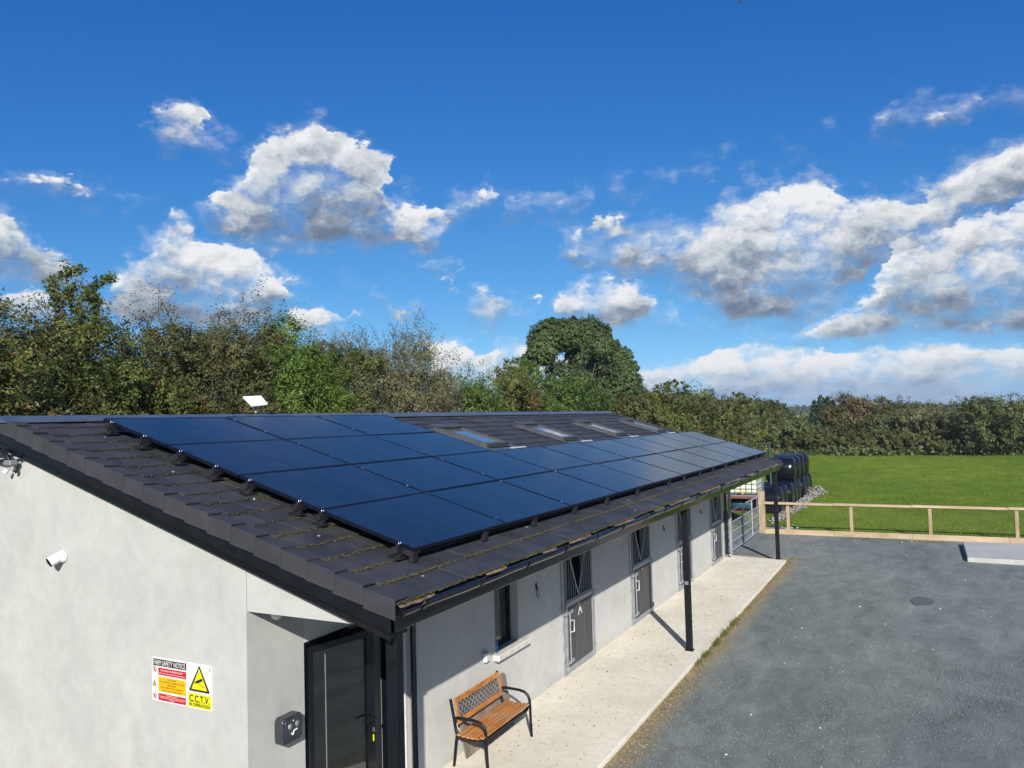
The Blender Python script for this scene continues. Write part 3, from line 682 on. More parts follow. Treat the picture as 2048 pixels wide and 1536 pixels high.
# verge caps stepping down the gable edge
def verge_mesh(side, seed):
    rr = random.Random(seed); m_ = MB(); L = STEP*1.12; jj = rr.uniform(-.004, .004)
    X0, X1 = (-.062, .11)
    top = .022
    # cap: top plate + side plate, nose end slightly proud
    def sec(y, dz, o): # outline from inner lip over the top and down the side
        return [(X1*side*-1, y, dz+top-.012), (X0*side*-1*-1*1 if False else side*-X0*-1, y, dz+top)]
    xo = -.062 if side < 0 else .062; xi = .10 if side < 0 else -.10
    vs = []
    SK = -.150*SL
    for (y, dz, ex, dn) in ((0, 0.004+jj, .002, .150), (.03, 0.003+jj, .003, .150), (L, -.014, -.002, .148)):
        s_ = -1 if side < 0 else 1
        vs += [(xi, y, dz+top-.006), (xo+s_*ex, y, dz+top), (xo+s_*ex, y+SK+(.010 if y == 0 else 0), dz+top-dn), (xo+s_*(ex-.012), y+SK+(.010 if y == 0 else 0), dz+top-dn), (xo+s_*(ex-.012), y, dz+top-.012), (xi, y, dz+top-.018)]
    fs = []
    for a in (0, 6):
        for i in range(6): fs.append((a+i, a+(i+1) % 6, a+6+(i+1) % 6, a+6+i))
    fs += [tuple(range(5, -1, -1)), tuple(range(12, 18))]
    m_.add(vs, fs); me = m_.mesh(); me.name = 'verge_cap'; me.materials.append(MT['verge']); return me
VM = [verge_mesh(-1, i) for i in range(4)]; VR = verge_mesh(1, 9)
for c in range(NC):
    y = -.405+c*STEP+(.02 if c else 0)
    for (x, ms) in ((-.80, VM), (17.28, [VR])):
        o = link('verge_cap', random.choice(ms), RO); o.location = (x, y, tz(y)+.004)
        o.rotation_euler = (ang+random.uniform(-.006, .006), 0, random.uniform(-.006, .006))
# ridge capping
m_ = MB(); zr = tz(RY)
for k in range(6):
    a, b = -.88+k*3.04, -.88+(k+1)*3.04+.01*(k < 5)
    m_.add([(a, RY-.17, zr-.05+.028), (b, RY-.17, zr-.05+.028), (b, RY, zr+.035+.002*(k % 2)), (a, RY, zr+.035+.002*(k % 2)), (a, RY+.17, zr-.022), (b, RY+.17, zr-.022),
            (a, RY-.17, zr-.04), (b, RY-.17, zr-.04), (a, RY+.17, zr-.04), (b, RY+.17, zr-.04)],
           [(0, 1, 2, 3), (3, 2, 5, 4), (6, 7, 1, 0), (4, 5, 9, 8), (6, 0, 3, 4, 8), (7, 9, 5, 2, 1)])
rc = m_.build('ridge_capping', 'ridge', RO)
m_ = MB()
for k in range(24): m_.lathe([(0, .012), (.014, .010), (.014, -.004)], (-.6+k*.76, RY-.10, zr-.012), n=6)
m_.build('ridge_screw', 'alu', RO)
# moss in the laps
V_, F_l = [], []; base = 0
oct_ = np.array([(1, 0, 0), (0, 1, 0), (-1, 0, 0), (0, -1, 0), (0, 0, 1), (0, 0, -1)], float)
octf = np.array([(0, 1, 4), (1, 2, 4), (2, 3, 4), (3, 0, 4), (1, 0, 5), (2, 1, 5), (3, 2, 5), (0, 3, 5)])
def lumps(C, s, squash=(1, 1, 1)):
    n = len(C); S = np.asarray(s).reshape(-1, 1, 1)*(np.array(squash)*(.6+.8*rng.random((n, 6, 1))))
    V = C[:, None, :]+oct_[None]*S; Fc = (np.arange(n)*6)[:, None, None]+octf[None]
    return V.reshape(-1, 3), Fc.reshape(-1, 3)
pts = []; ss = []
for c in range(0, 17):
    y = -.40+c*STEP+(.02 if c else 0)
    xmax = 17.2 if c <= 1 else .0+.35*(1)+.1
    dens = {0: 70, 1: 110, 2: 110, 3: 100, 4: 100, 5: 85, 6: 70, 7: 50, 8: 40}.get(c, 18)
    x = -.76
    while x < (xmax if c > 1 else 17.2):
        fall = 1 if x < 5 else max(.25, 1-(x-5)/10)
        w = .5+.5*math.sin(x*5+c*1.7)*math.sin(x*2.1+c)
        if random.random() < (.25+.75*w)*fall:
            pts.append((x, y-.004+random.uniform(-.010, .006), tz(y)-.010+random.uniform(-.012, .006))); ss.append(random.uniform(.005, .0105))
        x += .55/dens
V, Fc = lumps(np.array(pts), np.array(ss), (1.3, 1, .8)); npmesh('moss', V, Fc, 'moss', B, 'stuff', 3)
# torn felt peeping out under the eave course
for i, (a, b) in enumerate([(-.78, -.30), (.55, .95), (1.75, 2.1), (2.45, 3.1), (3.9, 4.7), (5.6, 6.1), (6.4, 7.6), (8.3, 9.9), (10.3, 11.8), (12.5, 13.3), (14, 16.9)]):
    m_ = MB(); n = max(4, int((b-a)/.08)); vs = []
    for k in range(n+1):
        x = a+(b-a)*k/n; e_ = math.sin(math.pi*k/n)**.4
        vs += [(x, -.36, tz(-.36)-.035), (x, -.402-.026*e_*random.uniform(.0, 1)**1.6, tz(-.4)-.044-.006*e_*random.random())]
    vs2 = [(p[0], p[1], p[2]-.004) for p in vs]; N = len(vs)
    fs = [(2*k, 2*k+1, 2*k+3, 2*k+2) for k in range(n)]; fs += [(q[3]+N, q[2]+N, q[1]+N, q[0]+N) for q in fs[:n]]
    fs += [(2*k+1, 2*k+1+N, 2*k+3+N, 2*k+3) for k in range(n)]
    m_.add(vs+vs2, fs); m_.build('torn_felt', 'felt', B)
# gutter
def half_tube(m_, x0, x1, yc, zc, r, sag=0):
    n = 10; nx = max(2, int((x1-x0)/.45)); vs = []; fs = []
    for i in range(nx+1):
        x = x0+(x1-x0)*i/nx
        dz = sag*math.sin(i*1.9)*.5
        for rr in (r, r-.006):
            for k in range(n+1):
                t = math.pi+math.pi*k/n; vs.append((x, yc+math.cos(t)*rr, zc+dz+math.sin(t)*rr))
    q = 2*(n+1)
    for i in range(nx):
        for k in range(n):
            a = i*q+k; fs.append((a, a+1, a+q+1, a+q)); a += n+1; fs.append((a+1, a, a+q, a+q+1))
        for k in (0, n):
            a = i*q+k; fs.append((a, a+q, a+q+n+1, a+n+1))
    m_.add(vs, fs, True)
GT = thing('gutter', 'x', 'gutter') if False else None
m_ = MB(); half_tube(m_, -.80, 17.30, -.412, 2.622, .056, .008); gut = m_.build('gutter', 'pvc', B)
for k in range(20):
    x = -.55+k*.93; m_ = MB(); vs = []; n = 8
    for xx in (x-.02, x+.02):
        for rr in (.064, .056):
            for i in range(n+1):
                t = math.pi+math.pi*i/n; vs.append((xx, -.412+math.cos(t)*rr, 2.622+math.sin(t)*rr))
    q = 2*(n+1); fs = []
    for i in range(n): fs += [(i, i+1, i+q+1, i+q), (i, i+n+1, i+n+2, i+1), (i+q, i+q+1, i+q+n+2, i+q+n+1)]
    m_.add(vs, fs); m_.box(x-.02, x+.02, -.353, -.345, 2.55, 2.64); m_.box(x-.018, x+.018, -.480, -.466, 2.61, 2.645)
    m_.build('gutter_bracket', 'pvc', gut)
# end stop of the gutter
MB().prism([(-.412+.06*math.cos(math.pi+math.pi*k/10), 2.622+.06*math.sin(math.pi+math.pi*k/10)) for k in range(11)], 'x', -.812, -.80).build('gutter_end', 'pvc', gut)

# ------------------------------------------------------------ canopy posts
for i, (x, y, lab) in enumerate([(-.67, -.255, 'near corner post'), (7.83, -.235, 'middle post'), (17.10, -.245, 'far post')]):
    p = MB(); h = .05
    p.box(x-h, x+h, y-h, y+h, 0, 2.488); o = p.build('canopy_post', 'blackmetal', B, bevel=.006)
    MB().box(x-.07, x+.07, y-.07, y+.07, 0.001, .012).build('base_plate', 'blackmetal', o)
    MB().box(x-.075, x+.075, y-.07, y+.07, 2.40, 2.487).build('post_head', 'blackmetal', o)
MB().box(7.775, 7.779, -.268, -.205, 1.12, 1.18).build('post_sticker', 'greyplastic', B)
# downpipes
d = MB(); d.tube([(1.55, 1.12, 2.48), (1.55, 1.12, .06), (1.55, 1.06, .02)], .034, 10); d.build('downpipe', 'pvc', B)
d = MB(); d.tube([(17.0, 1.12, 2.48), (17.0, 1.12, .10), (17.02, 1.02, .03)], .04, 10); d.build('downpipe', 'pvc', B)
MB().box(1.452, 1.472, 1.168, 1.186, 0, 2.48).build('painted_sunlit_strip', 'offwhite', B)  # off-white strip paints in the sunlit sliver of wall beside the pipe

# ------------------------------------------------------------ stable doors
def stable_door(x0, wdt, lab):
    y = YW-.012
    P = 'stable_door'
    D = MB()
    for xx in (x0, x0+wdt-.07): D.box(xx, xx+.07, y-.015, y+.045, 0, 2.3)
    D.box(x0+.07, x0+wdt-.07, y-.012, y+.042, .0, .05)
    root = D.build('stable_door', 'galv', B, bevel=.004)
    if lab: root['label'] = lab
    a, b = x0+.10, x0+wdt-.095
    f = MB()
    for xx in (a, b-.045): f.box(xx, xx+.045, y-.03, y+.02, .06, 1.115)
    f.box(a+.045, b-.045, y-.03, y+.02, .06, .11); f.box(a+.045, b-.045, y-.03, y+.02, 1.045, 1.115)
    f.build('leaf_frame', 'galv', root, bevel=.004)
    n = 3; L = (b-.045)-(a+.045)
    for i in range(n):
        p0 = a+.045+L*i/n; MB().box(p0+.004, p0+L/n-.004, y-.018, y+.012, .11, 1.045).build('board', 'board', root, bevel=.003)
    MB().box(a+.05, b-.05, y+.013, y+.016, .11, 1.045).build('backing_strip', 'galvdull', root)
    # upper grille with its feed opening
    gtop = 2.24; ax = (a+b)/2-.02; az_ = 1.15
    g_ = MB()
    for xx in (a, b-.04): g_.box(xx, xx+.04, y-.02, y+.015, 1.12, gtop)
    g_.box(a+.04, b-.04, y-.02, y+.015, 1.12, 1.15); g_.box(a+.04, b-.04, y-.02, y+.015, gtop-.04, gtop)
    g_.build('grille_frame', 'galvdull', root)
    sl = .31/.65
    vb = MB(); vb.tube([(ax-sl*(gtop-az_-.04), y-.005, gtop-.04), (ax-.02, y-.005, az_+.05), (ax, y-.005, az_+.015), (ax+.02, y-.005, az_+.05), (ax+sl*(gtop-az_-.04), y-.005, gtop-.04)], .012, 6)
    vb.build('feed_opening_tube', 'galv', root)
    nb = 13
    for i in range(1, nb):
        xx = a+.02+(b-a-.04)*i/nb; d_ = abs(xx-ax)
        zt = min(gtop-.04, az_+(d_-.012)/sl) if d_ > .02 else az_
        if zt-1.15 < .03: continue
        MB().tube([(xx, y, 1.15), (xx, y, zt)], .009, 6, False).build('grille_bar', 'galvdull', root)
    # latch rod, handle and hinges
    r_x = a+.075
    MB().tube([(r_x, y-.055, .17), (r_x, y-.055, .98)], .011, 6).build('latch_rod', 'galv', root)
    for z in (.96, .20):
        h = MB(); h.box(x0+.02, a+.20, y-.062, y-.034, z-.02, z+.02); h.lathe([(0, .02), (.03, .018), (.03, 0)], (a+.20, y-.034, z), (0, -1, 0), 10); h.build('latch_plate', 'galv', root)
    hd = MB(); hx = r_x+.025; hd.tube([(r_x, y-.06, .84), (hx+.05, y-.09, .84), (hx+.05, y-.09, .66), (r_x, y-.06, .66)], .012, 6); hd.build('handle', 'offwhite', root)
    for z in (.16, 1.06):
        h = MB(); h.tube([(b+.03, y-.04, z-.045), (b+.03, y-.04, z+.045)], .02, 8); h.box(b-.02, b+.04, y-.035, y-.02, z-.02, z+.02); h.build('hinge', 'galv', root)
    return root
doors = []
for i, d in enumerate(DX):
    doors.append(stable_door(d, 1.33, [None, None, None, None][i]))
# tag and white emblem on the first door
d0_ = doors[0]; yb = YW-.032
MB().box(6.285, 6.345, yb-.002, yb, .985, 1.03).build('number_plate', 'galv', d0_)
e_ = MB(); e_.prism([(6.26, .83), (6.29, .90), (6.33, .955), (6.37, .955), (6.41, .90), (6.44, .83), (6.405, .83), (6.39, .875), (6.35, .89), (6.31, .875), (6.295, .83)], 'y', yb-.004, yb-.001)
e_.build('white_emblem', 'offwhite', d0_)
MB().lathe([(0, .006), (.028, .004), (.03, 0)], (9.60, yb, .985), (0, -1, 0), 10).build('round_disc', 'galv', doors[1])
# window
W = MB(); x0, x1, z0, z1, yf = 3.53, 4.205, .95, 2.12, YW+.12
W.box(x0, x0+.05, yf, yf+.06, z0, z1); W.box(x1-.05, x1, yf, yf+.06, z0, z1); W.box(x0+.05, x1-.05, yf, yf+.06, z0, z0+.06); W.box(x0+.05, x1-.05, yf, yf+.06, z1-.06, z1); W.box(x0+.05, x1-.05, yf-.004, yf+.056, 1.70, 1.77)
win = W.build('window', 'pvc', B, bevel=.004)
MB().box(x0+.051, x1-.051, yf+.025, yf+.032, z0+.061, 1.699).build('pane', 'glass', win)
MB().box(x0+.051, x1-.051, yf+.025, yf+.032, 1.771, z1-.061).build('pane', 'glass', win)
MB().box(3.46, 4.44, YW-.09, YW+.115, .86, .945).build('sill', 'sill', win, bevel=.012)
# glazed door
MB().box(-.1, -.05, YW+.02, YW+.09, 0, 2.03).build('door_frame', 'pvc', B); MB().box(-.05, 1.22, YW+.02, YW+.09, 1.985, 2.03).build('door_head', 'pvc', B); MB().box(1.17, 1.22, YW+.02, YW+.09, 0, 1.985).build('door_frame', 'pvc', B)
hp = Vector((-.055, YW+.015, 0)); dl = Vector((.765, -.155, 0)).normalized(); dn = Vector((-dl.y, dl.x, 0)); LW = .80
def leafbox(m_, s0, s1, z0, z1, t0=-.03, t1=.03):
    c = hp+dl*(s0+s1)/2+dn*(t0+t1)/2+Vector((0, 0, (z0+z1)/2)); return m_.obox(c, dl*(s1-s0)/2, dn*(t1-t0)/2, (0, 0, (z1-z0)/2))
m_ = MB(); leafbox(m_, 0, .055, .02, 1.98); leafbox(m_, LW-.10, LW, .02, 1.98); leafbox(m_, .055, LW-.10, 1.91, 1.98); leafbox(m_, .055, LW-.10, .02, .12)
gd = m_.build('glazed_door', 'pvc', B, bevel=.004)
m_ = MB(); leafbox(m_, .055, LW-.10, .12, 1.91, -.008, .008); m_.build('pane', 'glass', gd)
m_ = MB(); leafbox(m_, .20, .206, .14, 1.87, -.02, -.012); m_.build('glazing_strip', 'greyplastic', gd)
hc = hp+dl*(LW-.045)
for z in (1.12,):
    m_ = MB(); m_.tube([hc-dn*.03+Vector((0, 0, z)), hc-dn*.09+Vector((0, 0, z)), hc-dn*.09-dl*.12+Vector((0, 0, z))], .011, 8); m_.obox(hc-dn*.035+Vector((0, 0, z-.05)), dl*.018, dn*.006, (0, 0, .11)); m_.build('door_handle', 'blackmetal', gd)
KS = thing('door_keys', 'bunch of keys on a yellow green tag in the glazed door lock', 'keys', tuple(hc-dn*.045+Vector((0, 0, .98))))
kc = hc-dn*.045+Vector((0, 0, 1.0))
MB().obox(kc+Vector((0, 0, .0)), dl*.008, dn*.012, (0, 0, .02)).build('key', 'alu', KS)
m_ = MB(); m_.obox(kc+Vector((0, 0, -.08)), dl*.006, dn*.003, (0, 0, .032)); m_.build('key_tag', 's_yellow', KS)
m_ = MB(); m_.tube([kc+Vector((0, 0, -.15))+dl*.014*math.cos(t)+Vector((0, 0, .02*math.sin(t)-.02)) for t in np.linspace(0, 2*math.pi, 9)], .003, 5, False); m_.build('key_ring', 'blackmetal', KS)
# interior reveal lining and a tub inside
TB = thing('plastic_tub', 'pale teal plastic tub standing just inside the glazed doorway', 'tub', (1.05, 1.75, 0))
m_ = MB(); m_.lathe([(.001, .0), (.25, 0), (.33, .85), (.345, .87), (.345, .9), (.32, .9), (.31, .85), (.24, .04), (.001, .04)], (1.12, 1.72, .25), n=20); m_.build('tub_body', 'paleteal', TB)
m_ = MB(); m_.box(.86, 1.38, 1.46, 1.98, 0, .25); m_.build('tub_base', 'blackmetal', TB)

# ------------------------------------------------------------ skylights
for i, (x0, x1) in enumerate([(5.92, 6.74), (9.12, 9.98), (12.27, 13.12), (15.58, 16.43)]):
    y0, y1 = 2.60, 3.66; h = .07
    def P(x, y, hh): return (x, y-hh*math.sin(ang), tz(y)+hh*math.cos(ang))
    def slab(m_, xa, xb, ya, yb_, h0, h1):
        m_.add([P(xa, ya, h0), P(xb, ya, h0), P(xb, yb_, h0), P(xa, yb_, h0), P(xa, ya, h1), P(xb, ya, h1), P(xb, yb_, h1), P(xa, yb_, h1)],
               [(0, 3, 2, 1), (4, 5, 6, 7), (0, 1, 5, 4), (1, 2, 6, 5), (2, 3, 7, 6), (3, 0, 4, 7)])
    s = MB(); slab(s, x0, x0+.075, y0, y1, 0, h); slab(s, x1-.075, x1, y0, y1, 0, h); slab(s, x0+.075, x1-.075, y0, y0+.07, 0, h); slab(s, x0+.075, x1-.075, y1-.10, y1, 0, h)
    sk = s.build('skylight', 'velux', B, bevel=.006)
    s = MB(); slab(s, x0+.076, x1-.076, y0+.071, y1-.101, .035, .045); s.build('pane', 'skyglass', sk)
    s = MB(); slab(s, x0-.02, x1+.02, y1-.12, y1+.06, h, h+.03); s.build('hood', 'velux', sk, bevel=.008)
    s = MB(); slab(s, x0-.09, x0-.002, y0-.10, y1+.04, .003, .016); slab(s, x1+.002, x1+.12, y0-.10, y1+.04, .003, .016); slab(s, x0-.09, x1+.12, y0-.22, y0-.102, .003, .014); s.build('flashing', 'ridge', sk)
    s = MB(); slab(s, x1-.25, x1+.30, y0-.20, y0-.15, .02, .028); s.build('painted_lit_flashing', 'offwhite', sk)  # off-white strip paints the sunlit part of the flashing

# ============================================================ solar panels
PL, PW = 1.742, 1.0907
cs, sn = math.cos(ang), math.sin(ang)
def pp(x, v, h): return (x, v*cs-h*sn, 2.934+v*sn+h*cs)   # v: metres up the slope from the array's lower edge
def panel_meshes():
    def slab(m_, xa, xb, va, vb_, h0, h1):
        def Q(x, v, h): return (x, v*cs-h*sn, v*sn+h*cs)
        m_.add([Q(xa, va, h0), Q(xb, va, h0), Q(xb, vb_, h0), Q(xa, vb_, h0), Q(xa, va, h1), Q(xb, va, h1), Q(xb, vb_, h1), Q(xa, vb_, h1)],
               [(0, 3, 2, 1), (4, 5, 6, 7), (0, 1, 5, 4), (1, 2, 6, 5), (2, 3, 7, 6), (3, 0, 4, 7)])
    g2 = .010; a, b, c, d = g2, PL-g2, g2, PW-g2; fw = .011
    fr = MB(); slab(fr, a, a+fw, c, d, -.035, 0); slab(fr, b-fw, b, c, d, -.035, 0); slab(fr, a+fw, b-fw, c, c+fw, -.035, 0); slab(fr, a+fw, b-fw, d-fw, d, -.035, 0)
    ce = MB(); slab(ce, a+fw, (a+b)/2-.004, c+fw, d-fw, -.012, -.003); slab(ce, (a+b)/2+.004, b-fw, c+fw, d-fw, -.012, -.003)
    bk = MB(); slab(bk, a+fw, b-fw, c+fw, d-fw, -.014, -.0125)
    out_ = []
    for m_, mt, nm in ((fr, 'pframe', 'panel_frame'), (ce, 'cells', 'cell_glass'), (bk, 'pframe', 'backing_sheet')):
        me = m_.mesh(); me.name = nm; me.materials.append(MT[mt]); out_.append((nm, me))
    return out_
PMESH = panel_meshes()
cm = MB(); cm.lathe([(0, .013), (.004, .012), (.004, .002), (.010, .002), (.010, -.002)], (0, 0, 0), (0, -sn, cs), 6); CM = cm.mesh(); CM.materials.append(MT['alu'])
ordn = ['first', 'second', 'third', 'fourth', 'fifth', 'sixth', 'seventh', 'eighth', 'ninth', 'tenth']
rown = ['lowest row', 'second row up', 'third row up', 'top row']
clampv = [.153, 1.055, 1.345, 2.01, 2.49, 3.03, 3.61, 4.17]
for rw in range(4):
    for cl_ in range(10 if rw < 2 else 3):
        if rw < 2:
            where = ('glossy dark blue solar panel' if cl_ < 5 else 'solar panel mirroring pale cloud')
            end_ = ''
            lab = f'{where}, {ordn[cl_]} from the near gable in the {rown[rw]}{end_}'
        else:
            lab = f'glossy dark blue solar panel, {ordn[cl_]} from the near gable in the {rown[rw]}'
        loc = pp(cl_*PL, rw*PW, 0)
        t = thing('solar_panel', lab, 'solar panel', loc, 'solar panels laid in a grid on the stable roof')
        t.rotation_euler = (random.uniform(-.0025, .0025), random.uniform(-.0018, .0018), 0)
        for nm, me in PMESH: link(nm, me, t)
        for v in clampv:
            if rw*PW <= v < (rw+1)*PW:
                o = link('clamp', CM, t); o.location = (0, (v-rw*PW)*cs, (v-rw*PW)*sn)
                if cl_ == (9 if rw < 2 else 2): o = link('clamp', CM, t); o.location = (PL, (v-rw*PW)*cs, (v-rw*PW)*sn)
# mounting frame: feet and short rails under the array
MF = thing('mounting_frame', 'dark metal feet and rails carrying the solar panels above the tiles', 'mounting frame', (0, 0, 2.8))
def foot(x, v, side='x'):
    m_ = MB()
    def Q(dx, dv, h): return Vector(pp(x+dx, v+dv, h))
    zt = -.036; zb = -.128
    def ob(a, b, c, d, h0, h1):
        m_.add([Q(a, c, h0), Q(b, c, h0), Q(b, d, h0), Q(a, d, h0), Q(a, c, h1), Q(b, c, h1), Q(b, d, h1), Q(a, d, h1)],
               [(0, 3, 2, 1), (4, 5, 6, 7), (0, 1, 5, 4), (1, 2, 6, 5), (2, 3, 7, 6), (3, 0, 4, 7)])
    if side == 'x':
        ob(-.075, .16, -.035, .035, zt-.042, zt); ob(-.045, .0, -.05, .02, zb, zt-.043); ob(-.09, .06, -.06, .05, zb, zb+.008); ob(-.05, -.01, -.012, .012, zt+.001, zt+.03)
    else:
        ob(-.04, .04, -.012, .16, zt-.05, zt); ob(-.035, .035, -.025, .02, zb, zt-.051)
    return m_
for v in clampv[:-1]+[4.17]:
    foot(0, v).build('mount_foot', 'darkfoot', MF)
    me_ = MB(); me_.lathe([(0, .018), (.0035, .017), (.0035, -.012)], pp(-.028, v, -.005), (0, -sn, cs), 6); me_.build('foot_bolt', 'alu', MF)
for x in (0.05, 1.32, 2.48, 3.67, 4.83, 6.18, 7.9, 8.9, 10.1, 11.2, 12.4, 13.6, 14.8, 16.0, 17.2):
    foot(x, .02, 'v').build('mount_foot', 'darkfoot', MF)
m_ = MB()
for v in clampv:
    L = 17.42 if v < 2.1 else 5.226
    m_.obox(Vector(pp(L/2, v, -.058)), (L/2-.02, 0, 0), (0, .018*cs, .018*sn), (0, -.018*sn, .018*cs))
m_.build('rail', 'darkfoot', MF)
# stray cable on the ridge
m_ = MB(); m_.tube([(2.2+.11*k, RY-.12+.03*math.sin(k*1.3), zr+.03+.018*abs(math.sin(k*.9))) for k in range(12)], .008, 6)
tag(m_.build('roof_cable', 'blackmetal'), 'loose black cable lying along the roof ridge beside the flat white dish', 'cable')

# flat satellite dish
DS = thing('satellite_dish', 'flat white rectangular satellite dish on short mast above the roof ridge', 'satellite dish', (2.73, RY+.1, zr))
dc = Vector((2.78, 4.75, 4.47))
# a tilted thin plate
def at_plane(px, py, n, p0):
    d = Vector(ray(px, py)); return CAM+d*((p0-CAM).dot(n)/d.dot(n))
dnm = Vector((-.30, -.42, .86)).normalized()
q4 = [at_plane(a, b, dnm, dc) for a, b in ((485, 792.5), (522.5, 790.5), (536, 807), (503, 810.5))]
m_ = MB(); m_.add([p for p in q4]+[p-dnm*.03 for p in q4], [(0, 1, 2, 3), (7, 6, 5, 4), (0, 4, 5, 1), (1, 5, 6, 2), (2, 6, 7, 3), (3, 7, 4, 0)]); m_.build('panel_face', 'white', DS, bevel=.008)
cc = sum(q4, Vector())/4
m_ = MB(); m_.tube([cc-dnm*.06, Vector((cc.x, cc.y, zr-.03))], .022, 8); m_.build('mast', 'greyplastic', DS)
m_ = MB(); m_.obox(cc-dnm*.075, (.05, 0, 0), (0, .05, 0), (0, 0, .02)); m_.build('mount', 'greyplastic', DS)

# ============================================================ things on the walls
SC = thing('security_camera', 'white turret security camera on the near gable wall', 'security camera', (XG, 3.68, 2.8))
c0 = Vector((XG, 3.66, 2.80)); ax = Vector((-.86, .26, -.44)).normalized()
m_ = MB(); m_.lathe([(.001, 0), (.062, 0), (.062, .012), (.056, .035), (.045, .05), (.001, .05)], c0, (-1, 0, 0), 20); m_.build('base', 'white', SC)
m_ = MB(); m_.lathe([(.001, -.06), (.03, -.055), (.046, -.03), (.052, 0), (.051, .06), (.050, .085)], c0+Vector((-.055, 0.01, -.005)), ax, 20); m_.build('housing', 'white', SC)
m_ = MB(); m_.lathe([(.050, .086), (.044, .092), (.02, .098), (.001, .10)], c0+Vector((-.055, .01, -.005)), ax, 16); m_.build('lens', 'blackmetal', SC)
# dome under lintel
DC = thing('security_camera', 'white dome security camera under the porch lintel above the key box', 'security camera', (-.55, 1.0, 2.45))
m_ = MB(); m_.lathe([(.001, .07), (.06, .07), (.062, .04), (.055, .02), (.001, .02)], (-.55, 1.08, 2.40), (0, 0, 1), 18); m_.build('base', 'white', DC)
m_ = MB(); m_.lathe([(.054, .02), (.050, -.005), (.036, -.030), (.018, -.042), (.001, -.046)], (-.55, 1.08, 2.40), (0, 0, 1), 18); m_.build('dome', 'white', DC)
# floodlight at the picture's left edge
FLD = thing('floodlight', 'dark floodlight on curved bracket high on the near gable wall', 'floodlight', (XG, 4.6, 3.72))
def onx(a, b, dx):
    d = ray(a/5.69, 880+b/5.69); t_ = (XG-dx-CAM.x)/d[0]; return CAM+Vector(d)*t_
m_ = MB(); m_.tube([onx(-90, 190, .0), onx(-50, 140, .07), onx(0, 128, .10), (onx(40, 136, .11)), onx(78, 170, .11), onx(105, 225, .10)], .021, 10); m_.build('bracket_arm', 'blackmetal', FLD)
m_ = MB(); m_.tube([onx(-90, 200, .0), onx(-40, 236, .07), onx(10, 240, .09), onx(60, 232, .10), onx(95, 215, .10)], .019, 10); m_.build('bracket_arm', 'blackmetal', FLD)
m_ = MB(); c1_ = onx(122, 260, .10); m_.obox(c1_, (.045, 0, 0), (0, .062, 0), (0, 0, .030)); m_.build('lamp_housing', 'greyplastic', FLD, bevel=.014)
m_ = MB(); m_.tube([onx(140, 290, .10), onx(142, 345, .10)], [.020, .026], 12); m_.build('sensor', 'greyplastic', FLD)
m_ = MB(); m_.tube([onx(88, 335, .09), onx(50, 372, .11)], [.018, .024], 12); m_.build('sensor', 'white', FLD)
m_ = MB(); m_.bar(onx(105, 178, .09), onx(232, 180, .09), .012, .020); m_.build('fin', 'blackmetal', FLD)
m_ = MB(); m_.tube([onx(230, 182, .08), onx(205, 235, .05), onx(200, 300, .03), onx(190, 370, .03), onx(178, 378, .04), onx(168, 345, .06)], .006, 6); m_.build('cable', 'blackmetal', FLD)
# key box
KB = thing('key_box', 'dark slate grey key box with two buttons beside the glazed door', 'key box', (-.37, YW, 1.35))
def octo(x0, x1, z0, z1, c): return [(x0+c, z0), (x1-c, z0), (x1, z0+c), (x1, z1-c), (x1-c, z1), (x0+c, z1), (x0, z1-c), (x0, z0+c)]
m_ = MB(); m_.prism(octo(-.49, -.24, 1.245, 1.475, .025), 'y', YW-.10, YW-.0005); m_.build('case', 'slate', KB, bevel=.008)
m_ = MB(); m_.prism(octo(-.47, -.26, 1.29, 1.46, .02), 'y', YW-.112, YW-.1005); m_.build('cover', 'slate', KB, bevel=.005)
for x in (-.41, -.32):
    m_ = MB(); m_.lathe([(.001, .012), (.022, .012), (.026, 0)], (x, YW-.112, 1.395), (0, -1, 0), 14); m_.build('button', 'greyplastic', KB)
m_ = MB(); m_.lathe([(.001, .006), (.009, .005), (.010, 0)], (-.365, YW-.112, 1.435), (0, -1, 0), 10); m_.build('led', 'alu', KB)
m_ = MB(); m_.tube([(-.385, YW-.12, 1.32), (-.37, YW-.12, 1.35), (-.33, YW-.12, 1.355)], .006, 6); m_.tube([(-.385, YW-.12, 1.32), (-.40, YW-.12, 1.335)], .006, 6); m_.build('tick_mark', 'white', KB)
